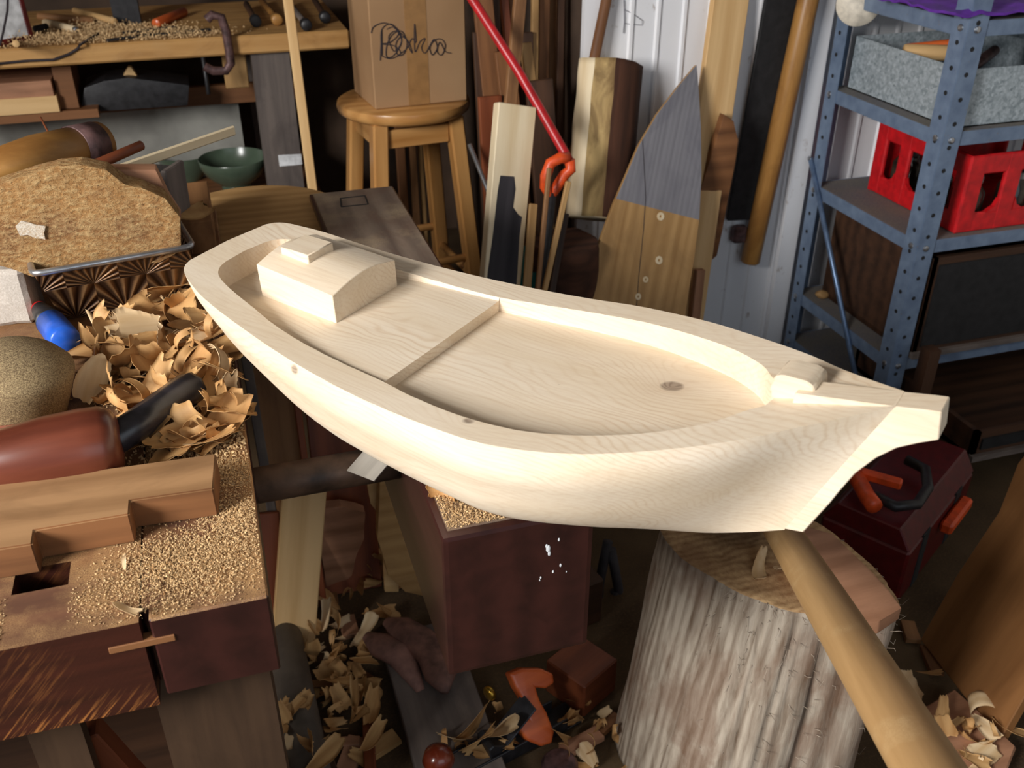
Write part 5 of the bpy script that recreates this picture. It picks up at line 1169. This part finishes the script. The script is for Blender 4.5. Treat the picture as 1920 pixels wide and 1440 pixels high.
# on the vise: pale veneer strip over the rod, curl on the jaw top
A, B = pz(722, 838, .825), pz(676, 892, .812); beam('veneer_strip', A, B, .042, .0015, 'greyveneer', n=(0, 0, 1), bev=0, label='pale grey veneer strip lying across the vise rod', cat='strip')
q = pz(828, 915, TB+.012); drop(4, q.x, q.y, TB, .7, (1.2, .3, .5), 'small pale curl on the dusty jaw top beside the hull', None)
q = pz(242, 1150, TB); drop(13, q.x, q.y, TB, .4, (.4, .2, 2.2), 'small white splinter at the joint on the bench front', None)
q = pz(235, 1062, TB); drop(19, q.x, q.y, TB, .35, (.2, .2, 1.8), 'thin white curl on the dusty bench near the slot', None)
# on the chopping log and floor
q = pz(1425, 1060, .505); drop(9, q.x, q.y, ZL, 1.0, (.3, .4, 1.2), 'pale angular shaving left of the axe handle on the log', None)
q = pz(1470, 1090, .505); drop(3, q.x, q.y, ZL, .8, (.2, .9, 1.0), 'flat shaving tucked beside the axe handle on the log', None)
q = pz(1700, 1300, .03); drop(7, q.x, q.y, .02, 1.5, (.6, .3, .6), 'pale torn shaving on the floor right of the axe handle', None)
q = pz(1740, 1265, .02); drop(0, q.x, q.y, .01, .8, (.6, .5, 2.6), 'orange-tinted shaving behind the pale torn one', None)
bq = shaving_bm(.16, .04, 30, 46, .05, .15, 9); q = pz(1845, 1325, .04)
put_s('curled_shaving', bq, 'shavingpale', TR(q.x, q.y, .036) @ RZ(-.5), ang=80, label='big round pale curl on the floor at the lower right', cat='shaving')
q = pz(1895, 1390, .01); drop(12, q.x, q.y, .03, 1.0, (.4, .2, 2.), 'long tan curl at the lower right corner', None)
scatter([(600, 1110), (700, 1040), (760, 1100), (700, 1200), (720, 1330), (700, 1440), (600, 1440), (570, 1300)], .005, 60, .85, 'curled wood shaving on the dark floor between bench and jaw', 'shavings on the floor', 34, .03)
scatter([(820, 1360), (940, 1340), (960, 1440), (800, 1440)], .02, 16, .9, 'curled wood shaving around the hand plane', 'shavings around the plane', 35, .03)
scatter([(1060, 1330), (1180, 1290), (1190, 1440), (1050, 1440)], .005, 14, .8, 'curled wood shaving at the foot of the chopping log', 'shavings by the chopping log', 36, .02)
scatter([(500, 1300), (560, 1280), (640, 1440), (500, 1440)], .075, 10, .8, 'curled wood shaving on the grey pipe by the bench', 'shavings on the pipe', 37, .01)
scatter([(1740, 1330), (1850, 1370), (1900, 1440), (1760, 1440)], .03, 12, .8, 'curled wood shaving on the split offcut at the lower right', 'shavings in the lower right corner', 38, .01)
# sawdust
def reg(px, z): return [(pz(x, y, z).x, pz(x, y, z).y, s) for x, y, s in px]
lim = (-.5, XE-.002, YFN+.003, 1.7)
def lm(l, lim): return [(a, b_, c)+lim for a, b_, c in l]
dustheap('sawdust', lm(reg([(330, 1090, 1.), (400, 1050, 1), (440, 1010, 1.), (300, 1050, .8), (450, 960, .7), (430, 890, .7)], TB), (XJ-.05, XE-.002, YFN+.003, 1.7)), 14000, 'fine sawdust spread over the bench corner', TB, (.03, .026), 41, hmax=.006, size=(.0005, .0014))
dustheap('sawdust', lm(reg([(60, 1160, 1.), (140, 1140, 1), (200, 1110, .8), (20, 1190, .8)], TB), (-.5, hx0-.002, YFN+.003, hy0-.002))+lm(reg([(200, 1120, 1)], TB), (hx1+.002, XJ, YFN+.003, 1.)), 5000, 'thinner sawdust around the bench slot', TB, (.035, .018), 42, hmax=.003, size=(.0004, .0011))
dustheap('sawdust', lm(reg([(850, 950, 1.), (820, 920, 1.), (900, 960, 1.), (960, 970, .8)], TB), (JX0+.009, JX1-.006, JY0+.012, 1.6)), 8000, 'sawdust on the jaw top under the hull', TB+.0006, (.03, .03), 43, hmax=.006, size=(.0005, .0014))
dustheap('sawdust', lm(reg([(300, 700, 1.), (360, 720, 1.), (400, 830, .8), (330, 800, 1.)], TB), (-.3, XE-.002, .9, 1.7)), 5000, 'sawdust and chips under the shavings on the bench', TB, (.04, .05), 44, hmax=.006, size=(.0008, .003))
# ------------------------------------------------------------------ daylight: the left window, and an added fill lamp behind the camera
w = bpy.data.worlds.new('daylight'); SC.world = w; w.use_nodes = True
w.node_tree.nodes['Background'].inputs[0].default_value = (.72, .84, 1., 1); w.node_tree.nodes['Background'].inputs[1].default_value = .25
def area(name, loc, aim, sx, sy, power, col, spread=PI):
    l = bpy.data.lights.new(name, 'AREA'); l.shape = 'RECTANGLE'; l.size = sx; l.size_y = sy; l.energy = power; l.color = col; l.spread = spread
    o = bpy.data.objects.new(name, l); COL.objects.link(o)
    d = (Vector(aim)-Vector(loc)).normalized(); o.matrix_world = TR(loc) @ d.to_track_quat('-Z', 'Y').to_matrix().to_4x4()
area('window_light', (XL-.12, -.25, 2.05), (.3, 1.0, .95), 1.0, .9, 150, (1., .985, .965))
area('front_fill', (.9, YF-.05, 1.8), (1.0, 2, .9), 2.6, 1.4, 12, (.84, .92, 1.))  # added fill lamp, brightens the faces turned to the camera
SC.view_settings.view_transform = 'Standard'; SC.view_settings.look = 'None'; SC.view_settings.gamma = 1; SC.view_settings.exposure = 0
SC.view_settings.use_curve_mapping = False
